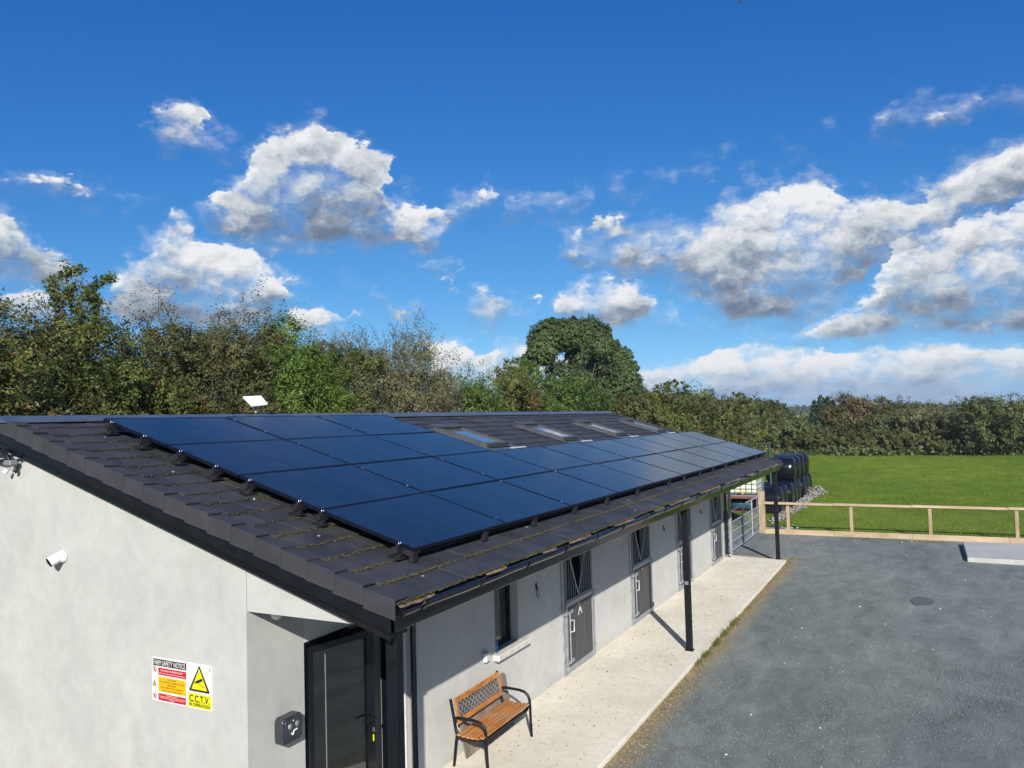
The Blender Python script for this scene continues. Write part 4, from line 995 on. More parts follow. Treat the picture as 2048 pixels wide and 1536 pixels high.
# socket box, sill tin, tether rings
SB = thing('socket_box', 'small white weatherproof socket box on the front wall left of the window sill', 'socket', (3.25, YW, .98))
m_ = MB(); m_.box(3.17, 3.29, YW-.06, YW-.0005, .93, 1.05); m_.build('box', 'white', SB, bevel=.01)
m_ = MB(); m_.box(3.19, 3.27, YW-.068, YW-.0605, .95, 1.03); m_.build('flap', 'offwhite', SB, bevel=.004)
TN = MB(); TN.lathe([(.001, 0), (.035, 0), (.035, .15), (.028, .165), (.012, .17), (.012, .19), (.001, .19)], (3.58, YW+.03, .946), n=14)
tag(TN.build('spray_bottle', 'blue'), 'small blue bottle standing at the left end of the window sill', 'bottle')
for i, (x, z, lab) in enumerate([(4.80, 1.59, 'black tether ring with a hanging string between the window and first stable door'), (11.22, 1.59, 'black tether ring on the shaded wall between the second and third stable doors'), (14.43, 1.585, 'black tether ring on the wall just left of the last stable door')]):
    t = thing('tether_ring', lab, 'tether ring', (x, YW, z), 'tether rings on the stable wall')
    m_ = MB(); m_.box(x-.02, x+.02, YW-.012, YW-.0005, z-.035, z+.035); m_.build('plate', 'blackmetal', t)
    m_ = MB(); m_.tube([(x+.03*math.cos(a), YW-.02, z-.045+.03*math.sin(a)) for a in np.linspace(0, 2*math.pi, 13)], .006, 6, False); m_.build('ring', 'blackmetal', t)
    if i == 0:
        m_ = MB(); m_.tube([(x-.02, YW-.015, z-.07), (x+.0, YW-.012, z-.14), (x+.04, YW-.012, z-.2), (x+.07, YW-.012, z-.17), (x+.075, YW-.012, z-.1)], .004, 5); m_.build('string', 'blackmetal', t)

# ------------------------------------------------------------ safety sign
SG = thing('safety_sign', 'rectangular farm safety notice and CCTV sign on the gable wall', 'sign', (XG, 1.98, 1.77))
sy0, sy1, sz0, sz1 = 2.369, 1.600, 1.575, 1.968      # left, right, bottom, top
def SU(u, v): return (sy0+(sy1-sy0)*u, sz1+(sz0-sz1)*v)
def spoly(name, pts, mat, lay):
    m_ = MB(); m_.prism([SU(u, v) for u, v in pts], 'x', XG-.005-.0012*lay-.0008, XG-.005-.0012*lay+.0002); return m_.build(name, mat, SG)
def srect(name, u0, u1, v0, v1, mat, lay): return spoly(name, [(u0, v0), (u1, v0), (u1, v1), (u0, v1)], mat, lay)
m_ = MB(); m_.box(XG-.005, XG-.0005, SU(.588, 0)[0], sy0, sz0, sz1); m_.build('board', 's_white', SG)
m_ = MB(); m_.box(XG-.0047, XG-.0005, sy1, SU(.590, 0)[0], sz0, sz1); m_.build('board', 's_white', SG)
srect('heading_panel', .022, .585, .04, .195, 's_black', 1)
srect('red_panel', .115, .583, .232, .395, 's_red', 1)
srect('amber_panel', .115, .578, .435, .770, 's_amber', 1)
srect('red_panel', .115, .576, .812, .968, 's_red', 1)
srect('yellow_panel', .615, .985, .665, .975, 's_yellow', 1)
spoly('triangle_border', [(.793, .055), (.806, .055), (.962, .595), (.955, .618), (.640, .618), (.633, .595)], 's_black', 1)
spoly('triangle_face', [(.7995, .105), (.925, .572), (.672, .572)], 's_yellow', 2)
def sline(name, p, q, wd, mat, lay):
    (a, b), (c, d) = SU(*p), SU(*q); v = Vector((c-a, d-b)); n = Vector((-v.y, v.x)).normalized()*wd/2
    m_ = MB(); m_.prism([(a+n.x, b+n.y), (c+n.x, d+n.y), (c-n.x, d-n.y), (a-n.x, b-n.y)], 'x', XG-.005-.0012*lay-.0008, XG-.005-.0012*lay+.0002); return m_.build(name, mat, SG)
sline('camera_pictogram', (.752, .415), (.850, .335), .024, 's_black', 3)
sline('camera_pictogram', (.722, .395), (.738, .46), .006, 's_black', 3); sline('camera_pictogram', (.738, .40), (.748, .435), .008, 's_black', 3)
sline('camera_pictogram', (.79, .42), (.845, .49), .004, 's_black', 3); sline('camera_pictogram', (.845, .49), (.885, .49), .004, 's_black', 3)
def text(name, s, u, v, size, mat, lay, width=None, bold=0.0):
    cu = bpy.data.curves.new(name, 'FONT'); cu.body = s; cu.size = size; cu.align_x = 'CENTER'; cu.align_y = 'CENTER'; cu.extrude = .0003; cu.offset = bold
    ob = bpy.data.objects.new('tmp', cu); col.objects.link(ob)
    dg = bpy.context.evaluated_depsgraph_get(); me = bpy.data.meshes.new_from_object(ob.evaluated_get(dg))
    bpy.data.objects.remove(ob)
    xs = [p.co.x for p in me.vertices]; wd = max(xs)-min(xs); ys = [p.co.y for p in me.vertices]
    k = (width/wd) if width else 1; xm = (max(xs)+min(xs))/2; ym = (max(ys)+min(ys))/2
    cy, cz = SU(u, v)
    for p in me.vertices:
        p.co = Vector((XG-.005-.0012*lay-.0008+p.co.z*-1, cy-(p.co.x-xm)*k, cz+(p.co.y-ym)))-worldloc(SG)
    me.name = name; return link(name, me, SG, MT[mat])
WS = abs(sy1-sy0)
text('heading_lettering', 'FARM SAFETY NOTICE', .303, .118, .062, 's_white', 2, .535*WS, .0004)
text('panel_lettering', 'NO UNAUTHORISED ENTRY', .345, .285, .022, 's_white', 2, .375*WS, .0)
text('panel_lettering', 'All visitors must make their presence known', .349, .352, .015, 's_white', 2, .44*WS)
text('panel_lettering', 'CAUTION', .34, .478, .026, 's_text', 2, .15*WS)
text('panel_lettering', 'Farm machinery working in this area', .347, .540, .022, 's_text', 2, .42*WS)
text('panel_lettering', 'BEWARE', .34, .602, .026, 's_text', 2, .14*WS)
text('panel_lettering', 'Farm animals can be dangerous', .345, .664, .022, 's_text', 2, .38*WS)
text('panel_lettering', 'never interfere with animals', .345, .724, .022, 's_text', 2, .33*WS)
for j, (a, b) in enumerate([(.25, .43), (.13, .565), (.15, .55), (.30, .38)]):      # small print too fine to read in the picture
    x = a
    while x < b-.01:
        x2 = min(b, x+random.uniform(.015, .04)); srect('small_print', x, x2, .834+j*.033, .842+j*.033, 's_white', 2); x = x2+.006
text('cctv_lettering', 'C.C.T.V.', .800, .778, .084, 's_black', 2, .325*WS, .0016)
text('cctv_lettering', 'IN OPERATION', .800, .912, .040, 's_black', 2, .33*WS, .0008)
for (v, kind_) in ((.275, 'hand'), (.60, 'tri'), (.885, 'hand')):
    if kind_ == 'tri':
        spoly('warning_pictogram', [(.045, v-.085), (.078, v+.06), (.012, v+.06)], 's_text', 1); spoly('warning_pictogram', [(.045, v-.05), (.068, v+.045), (.022, v+.045)], 's_amber', 2)
        sline('warning_pictogram', (.045, v-.02), (.045, v+.02), .005, 's_black', 3)
    else:
        c = (.048, v); ring = [(c[0]+.034*math.cos(t), c[1]+.07*math.sin(t)) for t in np.linspace(0, 2*math.pi, 20)[:-1]]
        spoly('prohibition_ring', ring, 's_red', 1); spoly('prohibition_ring', [(c[0]+(a-c[0])*.8, c[1]+(b-c[1])*.8) for a, b in ring], 's_white', 2)
        spoly('prohibition_figure', [(c[0]-.008, v-.03), (c[0]+.010, v-.035), (c[0]+.014, v+.03), (c[0]-.004, v+.04)], 's_black', 3)
        sline('prohibition_bar', (c[0]-.02, v-.045), (c[0]+.02, v+.045), .003, 's_red', 4)
for (u, v) in ((.012, .02), (.012, .97), (.578, .02), (.578, .975), (.605, .02), (.605, .98), (.985, .02), (.985, .98)):
    a, b = SU(u, v); m_ = MB(); m_.lathe([(.001, .0035), (.0035, .002), (.0045, 0)], (XG-.005, a, b), (-1, 0, 0), 8); m_.build('screw', 'greyplastic', SG)
for k in range(6): srect('maker_mark', .965, .978, .055+k*.016, .065+k*.016, 's_text', 1)

# ============================================================ bench and board
BN = thing('park_bench', 'orange wooden slatted bench with black lattice back and curved iron arms', 'bench', (2.85, .85, 0))
def side(x, nm='side_frame'):
    m_ = MB()
    m_.tube([(x, 1.115, .765), (x, 1.085, .62), (x, 1.06, .48), (x, 1.05, .42), (x, 1.01, .375), (x, .95, .355)], .018, 8)
    m_.tube([(x, 1.065, .555), (x, .98, .567), (x, .80, .562), (x, .72, .548), (x, .67, .51), (x, .648, .455), (x, .642, .38), (x, .640, .2), (x, .630, .0)], .018, 8)
    m_.tube([(x, 1.03, .40), (x, 1.055, .25), (x, 1.085, .0)], .017, 8)
    m_.tube([(x, .95, .355), (x, .80, .335), (x, .645, .365)], .016, 8)
    m_.build(nm, 'blackmetal', BN)
side(2.28); side(3.42)
m_ = MB(); m_.bar((2.28, .68, .335), (3.42, .68, .335), .025, .03); m_.build('stretcher', 'blackmetal', BN)
m_ = MB(); m_.bar((2.28, .95, .34), (3.42, .95, .34), .02, .025); m_.build('stretcher', 'blackmetal', BN)
for k in range(6):
    y = .668+k*.062; zz = .392-.012*math.sin(k/5*math.pi)+(.01 if k == 0 else 0)
    m_ = MB(); m_.bar((2.215, y, zz), (3.455, y, zz), .050, .020); m_.build('seat_slat', 'wood', BN, bevel=.004)
bu = Vector((0, .055, .285)).normalized(); bn_ = Vector((0, -bu.z, bu.y)); bo = Vector((0, 1.045, .48))
def bp_(x, t, n=0): return Vector((x, 0, 0))+bo+bu*t+bn_*n
def bbar(x0, x1, t0, t1, th=.02):
    m_ = MB(); m_.obox((bp_(x0, t0)+bp_(x1, t1))/2+bn_*.02, ((x1-x0)/2, 0, 0), bu*(t1-t0)/2, bn_*th/2); return m_
bbar(2.30, 3.40, .225, .29).build('back_rail', 'wood', BN, bevel=.005); bbar(2.30, 3.40, -.005, .055).build('back_rail', 'wood', BN, bevel=.005)
bbar(2.305, 2.345, .056, .224).build('back_stile', 'wood', BN, bevel=.003); bbar(3.355, 3.395, .056, .224).build('back_stile', 'wood', BN, bevel=.003)
lt = MB(); T0, T1 = .056, .224; H_ = T1-T0; X0_, X1_ = 2.36, 3.34
lt_n = 12
for k in range(-2, lt_n+3):
    for s in (1, -1):
        xa = X0_+(X1_-X0_)*k/lt_n; xb = xa+s*.16; ta, tb = T0, T1
        def clip(xa, xb, ta, tb):
            pts_ = [(xa, ta), (xb, tb)]
            def cut(p, q, lim, sg):
                if sg*(p[0]-lim) < 0 and sg*(q[0]-lim) < 0: return None
                if sg*(p[0]-lim) < 0: f = (lim-p[0])/(q[0]-p[0]); p = (lim, p[1]+(q[1]-p[1])*f)
                if sg*(q[0]-lim) < 0: f = (lim-q[0])/(p[0]-q[0]); q = (lim, q[1]+(p[1]-q[1])*f)
                return p, q
            r1 = cut(*pts_, X0_, 1)
            if r1: r1 = cut(*r1, X1_, -1)
            return r1
        rr_ = clip(xa, xb, ta, tb)
        if rr_:
            (a, b), (c, d) = rr_; lt.bar(bp_(a, b)+bn_*(.018+.003*s), bp_(c, d)+bn_*(.018+.003*s), .004, .011, up=tuple(bu))
for xx in (X0_-.005, X1_+.005): lt.bar(bp_(xx, T0)+bn_*.018, bp_(xx, T1)+bn_*.018, .012, .012, up=(1, 0, 0))
lt.build('lattice', 'greyplastic', BN)
BD = MB()
bdv = []
pts2 = [(2.50, 0), (3.72, 0), (3.74, .60)]+[(3.74-.07*(1-math.cos(a)), .60+.07*math.sin(a)) for a in np.linspace(.2, math.pi/2, 5)]+[(2.55, .67), (2.50, .62)]
lean = Vector((0, .12, .65)).normalized()
v1 = [Vector((x, 1.045, 0))+lean*z for x, z in pts2]; v2 = [p+Vector((0, .012, -.002)) for p in v1]; n = len(v1)
BD.add(v1+v2, [tuple(range(n)), tuple(range(2*n-1, n-1, -1))]+[(i, (i+1) % n, (i+1) % n+n, i+n) for i in range(n)])
tag(BD.build('plywood_board', 'brown'), 'weathered brown plywood board leaning on the wall behind the bench', 'board')

# ============================================================ gate, tank, fence
GA = thing('field_gate', 'galvanised steel bar gate between the stable end and the timber gatepost', 'gate', (17.7, 1.17, 0))
gy = 1.15
def gx(t): return 17.66+t*(22.18-17.66)
for z in (.05, .30, .58, .86, 1.20):
    MB().tube([(gx(0), gy, z), (gx(1), gy, z)], .022 if z not in (.05, 1.20) else .028, 8).build('gate_bar', 'galv', GA)
for t in (0, .40, .72, 1):
    MB().tube([(gx(t), gy, .05), (gx(t), gy, 1.20)], .026, 8).build('gate_upright', 'galv', GA)
m_ = MB(); 
for k in range(1, 45): m_.tube([(gx(k/45), gy+.024, .05), (gx(k/45), gy+.024, .86)], .0035, 4, False)
for k in range(1, 9): m_.tube([(gx(0), gy+.026, .05+k*.09), (gx(1), gy+.026, .05+k*.09)], .0035, 4, False)
m_.build('gate_mesh', 'galv', GA)
m_ = MB(); m_.box(17.58, 17.66, 1.10, 1.18, -.08, 2.44); m_.build('hanging_post', 'galv', GA, bevel=.005)
# timber fence across the yard's far side
FN = thing('timber_fence', 'pale timber post and rail fence with wire mesh along the grass field', 'fence', (22.4, 0, ZY))
fx = 22.38
for i, y in enumerate([.25, -1.73, -4.01, -6.31, -8.60, -10.9, -13.2]):
    x = fx+(.0 if i else .05); MB().box(x-.05, x+.05, y-.05, y+.05, ZY, .90).build('post', 'fencepost', FN, bevel=.006)
ysp = [1.0, -1.2, -3.5, -6.1, -8.7, -11.2, -13.5]
for a, b in zip(ysp[:-1], ysp[1:]):
    m_ = MB(); m_.add([(fx-.08, b+.004, .985), (fx+.06, b+.004, .985), (fx+.06, a-.004, 1.0), (fx-.08, a-.004, 1.0), (fx-.08, b+.004, .915), (fx+.06, b+.004, .915), (fx+.06, a-.004, .925), (fx-.08, a-.004, .925)],
                      [(0, 3, 2, 1), (4, 5, 6, 7), (0, 1, 5, 4), (1, 2, 6, 5), (2, 3, 7, 6), (3, 0, 4, 7)]); m_.build('top_rail', 'fence', FN, bevel=.006)
    MB().box(fx-.09, fx-.052, b+.004, a-.004, ZY-.01+random.uniform(-.01, .01), .095).build('kick_board', 'fence', FN, bevel=.005)
m_ = MB()
for k in range(0, 140):
    y = .95-k*.102; m_.tube([(fx+.052, y, .08), (fx+.052, y, .92)], .0022, 3, False)
for z in np.linspace(.1, .9, 9): m_.tube([(fx+.054, 1.0, z), (fx+.054, -13.4, z)], .0022, 3, False)
m_.build('wire_mesh', 'wire', FN)
m_ = MB(); m_.box(22.30, 22.50, .99, 1.21, ZY, 1.36); gp = m_.build('gatepost', 'fencepost', None, bevel=.01)
tag(gp, 'thick square timber gatepost where the metal gate meets the fence', 'gatepost')
# IBC tank on its stand
IB = thing('ibc_tank', 'cream plastic water tank in a wire cage on a red brown stand', 'water tank', (24.6, 2.1, 1.0))
m_ = MB(); m_.box(24.05, 25.15, 1.56, 2.66, 1.10, 2.02); m_.build('bottle', 'ibc', IB, bevel=.06)
m_ = MB()
for z in np.linspace(1.1, 2.0, 6):
    m_.tube([(24.0, 1.5, z), (25.2, 1.5, z), (25.2, 2.72, z), (24.0, 2.72, z), (24.0, 1.5, z)], .010, 5)
for t in np.linspace(0, 1, 7):
    m_.tube([(24.0, 1.5+1.22*t, 1.05), (24.0, 1.5+1.22*t, 2.02)], .010, 5); m_.tube([(24+1.2*t, 1.5, 1.05), (24+1.2*t, 1.5, 2.02)], .010, 5)
m_.build('cage', 'galvdull', IB)
m_ = MB(); m_.box(23.98, 25.22, 1.48, 2.74, 1.0, 1.05)
m_.build('pallet', 'galvdull', IB)
m_ = MB(); m_.lathe([(.001, .09), (.07, .09), (.07, .05), (.05, .04), (.05, 0)], (24.04, 2.06, 1.14), (-1, 0, 0), 12); m_.box(23.92, 23.98, 1.94, 2.18, 1.16, 1.19); m_.build('valve', 'valve', IB)
ST = thing('tank_stand', 'red brown steel stand under the cream water tank', 'stand', (24.6, 2.1, ZY))
for (x, y) in ((24.03, 1.53), (25.17, 1.53), (24.03, 2.69), (25.17, 2.69)): MB().box(x-.04, x+.04, y-.04, y+.04, ZY, .92).build('leg', 'rust', ST)
m_ = MB()
for (a, b) in (((24.0, 1.5), (25.2, 1.5)), ((24.0, 2.72), (25.2, 2.72)), ((24.0, 1.5), (24.0, 2.72)), ((25.2, 1.5), (25.2, 2.72))): m_.bar((*a, .958), (*b, .958), .06, .075)
m_.build('top_frame', 'rust', ST)
MB().box(24.1, 25.1, 1.6, 2.62, .40, .43).build('shelf', 'rust', ST)
m_ = MB(); m_.lathe([(.001, 0), (.22, 0), (.25, .03), (.25, .28), (.26, .30), (.25, .32), (.25, .58), (.26, .60), (.25, .62), (.25, .87), (.22, .9), (.001, .9)], (24.55, 1.62, .68), (0, 1, 0), 18)
tag(m_.build('barrel', 'teal'), 'dark teal barrel lying on the shelf under the water tank', 'barrel')

# ------------------------------------------------------------ bales
def bale_mat():
    m, n, l, b = new_mat('black_bale_wrap')
    v = pos_vec(n, l, (1, 3.5, 1)); a = gnoise(v, 2.2, 6, .65, n, l, .8)
    b.inputs['Base Color'].default_value = (.010, .013, .022, 1); b.inputs['Roughness'].default_value = .22
    b.inputs['Specular IOR Level'].default_value = .35
    l.new(ramp(n, l, a.outputs['Fac'], [(.3, (.003, .004, .008)), (.7, (.006, .008, .015))]), b.inputs['Base Color'])
    bump(n, l, b, a.outputs['Fac'], .5, .03); return m
MT['bale'] = bale_mat()
def bale_mesh(seed, r=.59, L=1.25):
    rr = random.Random(seed); m_ = MB(); n = 28; vs = []; fs = []
    prof = [(.001, -L/2-.03), (r*.45, -L/2-.028), (r*.80, -L/2-.005), (r*.94, -L/2+.06), (r*1.0, -L/2+.20), (r*1.015, 0), (r*1.0, L/2-.20), (r*.94, L/2-.06), (r*.80, L/2+.005), (r*.45, L/2+.028), (.001, L/2+.03)]
    ph = [rr.uniform(0, 6) for _ in range(4)]
    for i, (q, h) in enumerate(prof):
        for k in range(n):
            t = 2*math.pi*k/n; w = 1+.018*math.sin(3*t+ph[0])+.012*math.sin(7*t+ph[1]+i*.3)
            x = math.cos(t)*q*w; z = math.sin(t)*q*w
            z = max(z, -r*.93); z *= .96
            vs.append((x, h+.012*math.sin(5*t+ph[2])*(q/r), z+r*.90))
    for i in range(len(prof)-1):
        for k in range(n): fs.append((i*n+k, i*n+(k+1) % n, (i+1)*n+(k+1) % n, (i+1)*n+k))
    m_.add(vs, fs, True); me = m_.mesh(); me.name = 'silage_bale'; me.materials.append(MT['bale']); return me
BM = [bale_mesh(i) for i in range(3)]
BLAB = ['nearest', 'second', 'third', 'fourth', 'fifth', 'sixth', 'seventh', 'farthest']
for i in range(8):
    o = link('silage_bale', BM[i % 3]); o.location = (28.2+i*1.18, 1.92-.02*i+.04*math.sin(i*2.1), ZY); o.rotation_euler.z = .02*math.sin(i*3)
    tag(o, f'black wrapped round silage bale on the ground, {BLAB[i]} in the bottom row', 'bale', 'black silage bales stacked at the field edge')
for i in range(4):
    o = link('silage_bale', BM[(i+1) % 3]); o.location = (31.9+i*1.22, 1.90-.03*i, ZY+1.0); o.rotation_euler.z = -.02*math.sin(i*3)
    tag(o, f'black wrapped round silage bale, {["nearest", "second", "third", "farthest"][i]} in the upper row on top', 'bale', 'black silage bales stacked at the field edge')
# rubble beside the bales, pale stones by the fence
def rubble(name, lab, centre, n, size):
    C = np.array(centre); P = C[rng.integers(0, len(C), n)]; Q = P[:, :2]+rng.normal(size=(n, 2))*P[:, 3:5]
    Z = P[:, 2]+np.abs(rng.normal(size=n))*.06*P[:, 5]
    V, Fc = lumps(np.stack([Q[:, 0], Q[:, 1], Z], 1), rng.uniform(size*.5, size*1.3, n), (1.2, 1, .7)); o = npmesh(name, V, Fc, 'stone', kind='stuff', nper=3); o['label'] = lab; return o
rubble('rubble_stones', 'pale broken stones heaped beside the silage bales', [(28.5, 1.05, ZY, .9, .10, 1), (30.3, .95, ZY, .8, .10, 1.5), (26.8, 1.2, ZY, .8, .12, 1), (35.0, .95, ZY, .8, .14, 2.5), (36.2, .85, ZY, .45, .16, 2.5), (33, 1.0, ZY, .9, .10, 1.5), (23.3, .8, ZY, .35, .22, .4)], 1500, .06)

# dark green rail structure behind the roof end
GR = thing('steel_rail_pen', 'dark green steel rail pen standing behind the stable roof end', 'rail', (30, 3, ZY))
m_ = MB()
m_.tube([(30, 5.2, 2.62), (30, 2.04, 2.70)], .035, 6); m_.tube([(30, 5.2, 2.38), (30, 2.04, 2.45)], .02, 5); m_.build('top_rail', 'greensteel', GR)
for y in (2.04, 3.6, 5.2): MB().tube([(30, y, ZY), (30, y, 2.70)], .05, 6).build('upright', 'greensteel', GR)
# drain cover in the yard
m_ = MB(); m_.prism([(13.35+.45*math.cos(t)*(1+.1*math.sin(3*t)), -3.78+.22*math.sin(t)) for t in np.linspace(0, 2*math.pi, 25)[:-1]], 'z', ZY-.02, ZY+.014)
tag(m_.build('drain_cover', 'drain'), 'dark oval drain cover set in the grey gravel yard', 'drain cover')
# bird
bpos = CAM+Vector(ray(1480, 3))*48
BI = thing('bird', 'small dark bird flying high in the blue sky', 'bird', tuple(bpos))
rgt, upv = Vector(r_), Vector(u_)
m_ = MB(); m_.tube([bpos-rgt*.20-upv*.07, bpos-rgt*.10-upv*.08, bpos-upv*.07, bpos+rgt*.10-upv*.03, bpos+rgt*.14-upv*.02], [.008, .03, .05, .03, .006], 8); m_.build('body', 'bird', BI)
for s in (-1, 1):
    m_ = MB(); n_ = Vector(Ff)
    pw = [bpos-rgt*.03-upv*.05, bpos+rgt*.06-upv*.04, bpos+rgt*.09+upv*.14, bpos+rgt*.05+upv*.32, bpos+rgt*.01+upv*.14]
    pw = [p+n_*(s*(.02+.5*max(0, (p-bpos).dot(upv)))) for p in pw]
    m_.add(pw+[p+n_*.008 for p in pw], [(0, 1, 2, 3, 4), (9, 8, 7, 6, 5)]+[(i, (i+1) % 5, (i+1) % 5+5, i+5) for i in range(5)]); m_.build('wing', 'bird', BI)

# ============================================================ ground litter and grass
# grass tufts on the path's edge
def blades(C, h, wdt, lean=.5):
    n = len(C); h = np.asarray(h).reshape(-1, 1); d = rv(n); d[:, 2] = 0; d = unit(d); sd2 = np.stack([-d[:, 1], d[:, 0], d[:, 2]], 1)*wdt/2
    tip = C+d*h*lean*rng.random((n, 1))+np.array([0, 0, 1])*h
    V = np.stack([C-sd2, C+sd2, tip], 1); return V.reshape(-1, 3), np.arange(3*n).reshape(n, 3)
cc_ = []
for (xa, xb, dn_, hh) in ((7.2, 10.4, 620, .12), (5.5, 7.2, 60, .05), (10.4, 12.6, 160, .07), (13.5, 15.5, 80, .06), (16, 18, 160, .05), (3, 5.5, 30, .04)):
    n = int(dn_*(xb-xa)*.6); x = rng.uniform(xa, xb, n); k = (np.sin(x*9)+np.sin(x*23+1)) > -.4
    x = x[k]; cc_.append(np.stack([x, -.48-np.abs(rng.normal(size=len(x)))*.045, np.full(len(x), ZY), np.full(len(x), hh)], 1))
for (x, y, n) in ((21.9, -1.9, 160), (21.95, -2.5, 120), (21.9, -4.0, 160), (22.1, -3.2, 60), (17.6, -.9, 90)):
    cc_.append(np.stack([x+rng.normal(size=n)*.1, y+rng.normal(size=n)*.28, np.full(n, ZY), np.full(n, .07)], 1))
cc_ = np.concatenate(cc_); V, Fc = blades(cc_[:, :3], cc_[:, 3]*rng.uniform(.5, 1.3, len(cc_)), .008, .8)
o = npmesh('edge_grass', V, Fc, 'tuft', kind='stuff', nper=3); o['label'] = 'grass tufts growing along the edge of the concrete path'
# straw and leaf litter beside the path
n = 11000; x = rng.uniform(0, 17.5, n)**1.0; y = -.47-np.abs(rng.normal(size=n))*.075*(1+1.3*np.sin(x*1.3)**2*np.sin(x*.47+.4)**2+.9*(x < 7))
C_ = np.stack([x, y, np.full(n, ZY+.010)+rng.random(n)*.01], 1); V, Fc = leaf_quads(C_, .030, 2.5, .35); o = npmesh('leaf_litter', V, Fc, 'straw', kind='stuff'); o['label'] = 'brown dead leaf litter beside the path edge'
n = 420; C_ = np.stack([rng.uniform(2, 17, n), rng.uniform(-.25, 1.1, n), np.full(n, .006)], 1); V, Fc = lumps(C_, rng.uniform(.003, .013, n), (1.3, 1, .5)); o = npmesh('path_litter', V, Fc, 'litter', kind='stuff', nper=3); o['label'] = 'dark scraps scattered over the pale concrete path'
n = 26000; x = rng.uniform(3, 22, n); y = -.55-rng.random(n)*(2+x*.42)
C_ = np.stack([x, y, np.full(n, ZY+.008)], 1); V, Fc = lumps(C_, rng.uniform(.004, .013, n), (1.2, 1, .6)); o = npmesh('gravel_chips', V, Fc, 'chip', kind='stuff', nper=3); o['label'] = 'loose slate grey gravel chips on the yard'
n = 60; C_ = np.stack([rng.uniform(4, 22, n), rng.uniform(-7, -.8, n), np.full(n, ZY+.01)], 1); V, Fc = lumps(C_, rng.uniform(.008, .025, n), (1.2, 1, .6)); o = npmesh('pale_pebbles', V, Fc, 'sill', kind='stuff', nper=3); o['label'] = 'few pale pebbles scattered on the yard'
# field grass
n = 150000
x = 22.7+62*rng.random(n)**1.7; y = rng.uniform(-.42, .10, n)*(x+6)+1.0
k = (y < .7)|(x > 37.5)
x, y = x[k], y[k]; zf = ZY+np.maximum(fu(x, y), -.02)*np.clip((x-22.6)/4, 0, 1)
pat = np.clip(.5+.5*np.sin(x*.9+2*np.sin(y*.7))*np.sin(y*1.3+x*.2), 0, 1)
V, Fc = blades(np.stack([x, y, zf-.01], 1), (.035+.07*pat*rng.random(len(x))), .012, 1.3)
V = V.reshape(-1, 3, 3); ctr = V[:, :2].mean(1, keepdims=True); wsc2 = (1+(x-22)/22)[:, None, None]; V[:, :2] = ctr+(V[:, :2]-ctr)*wsc2
o = npmesh('field_grass', V.reshape(-1, 3), Fc, 'grassblade', kind='stuff', nper=3); o['label'] = 'green grass blades of the field beyond the fence'

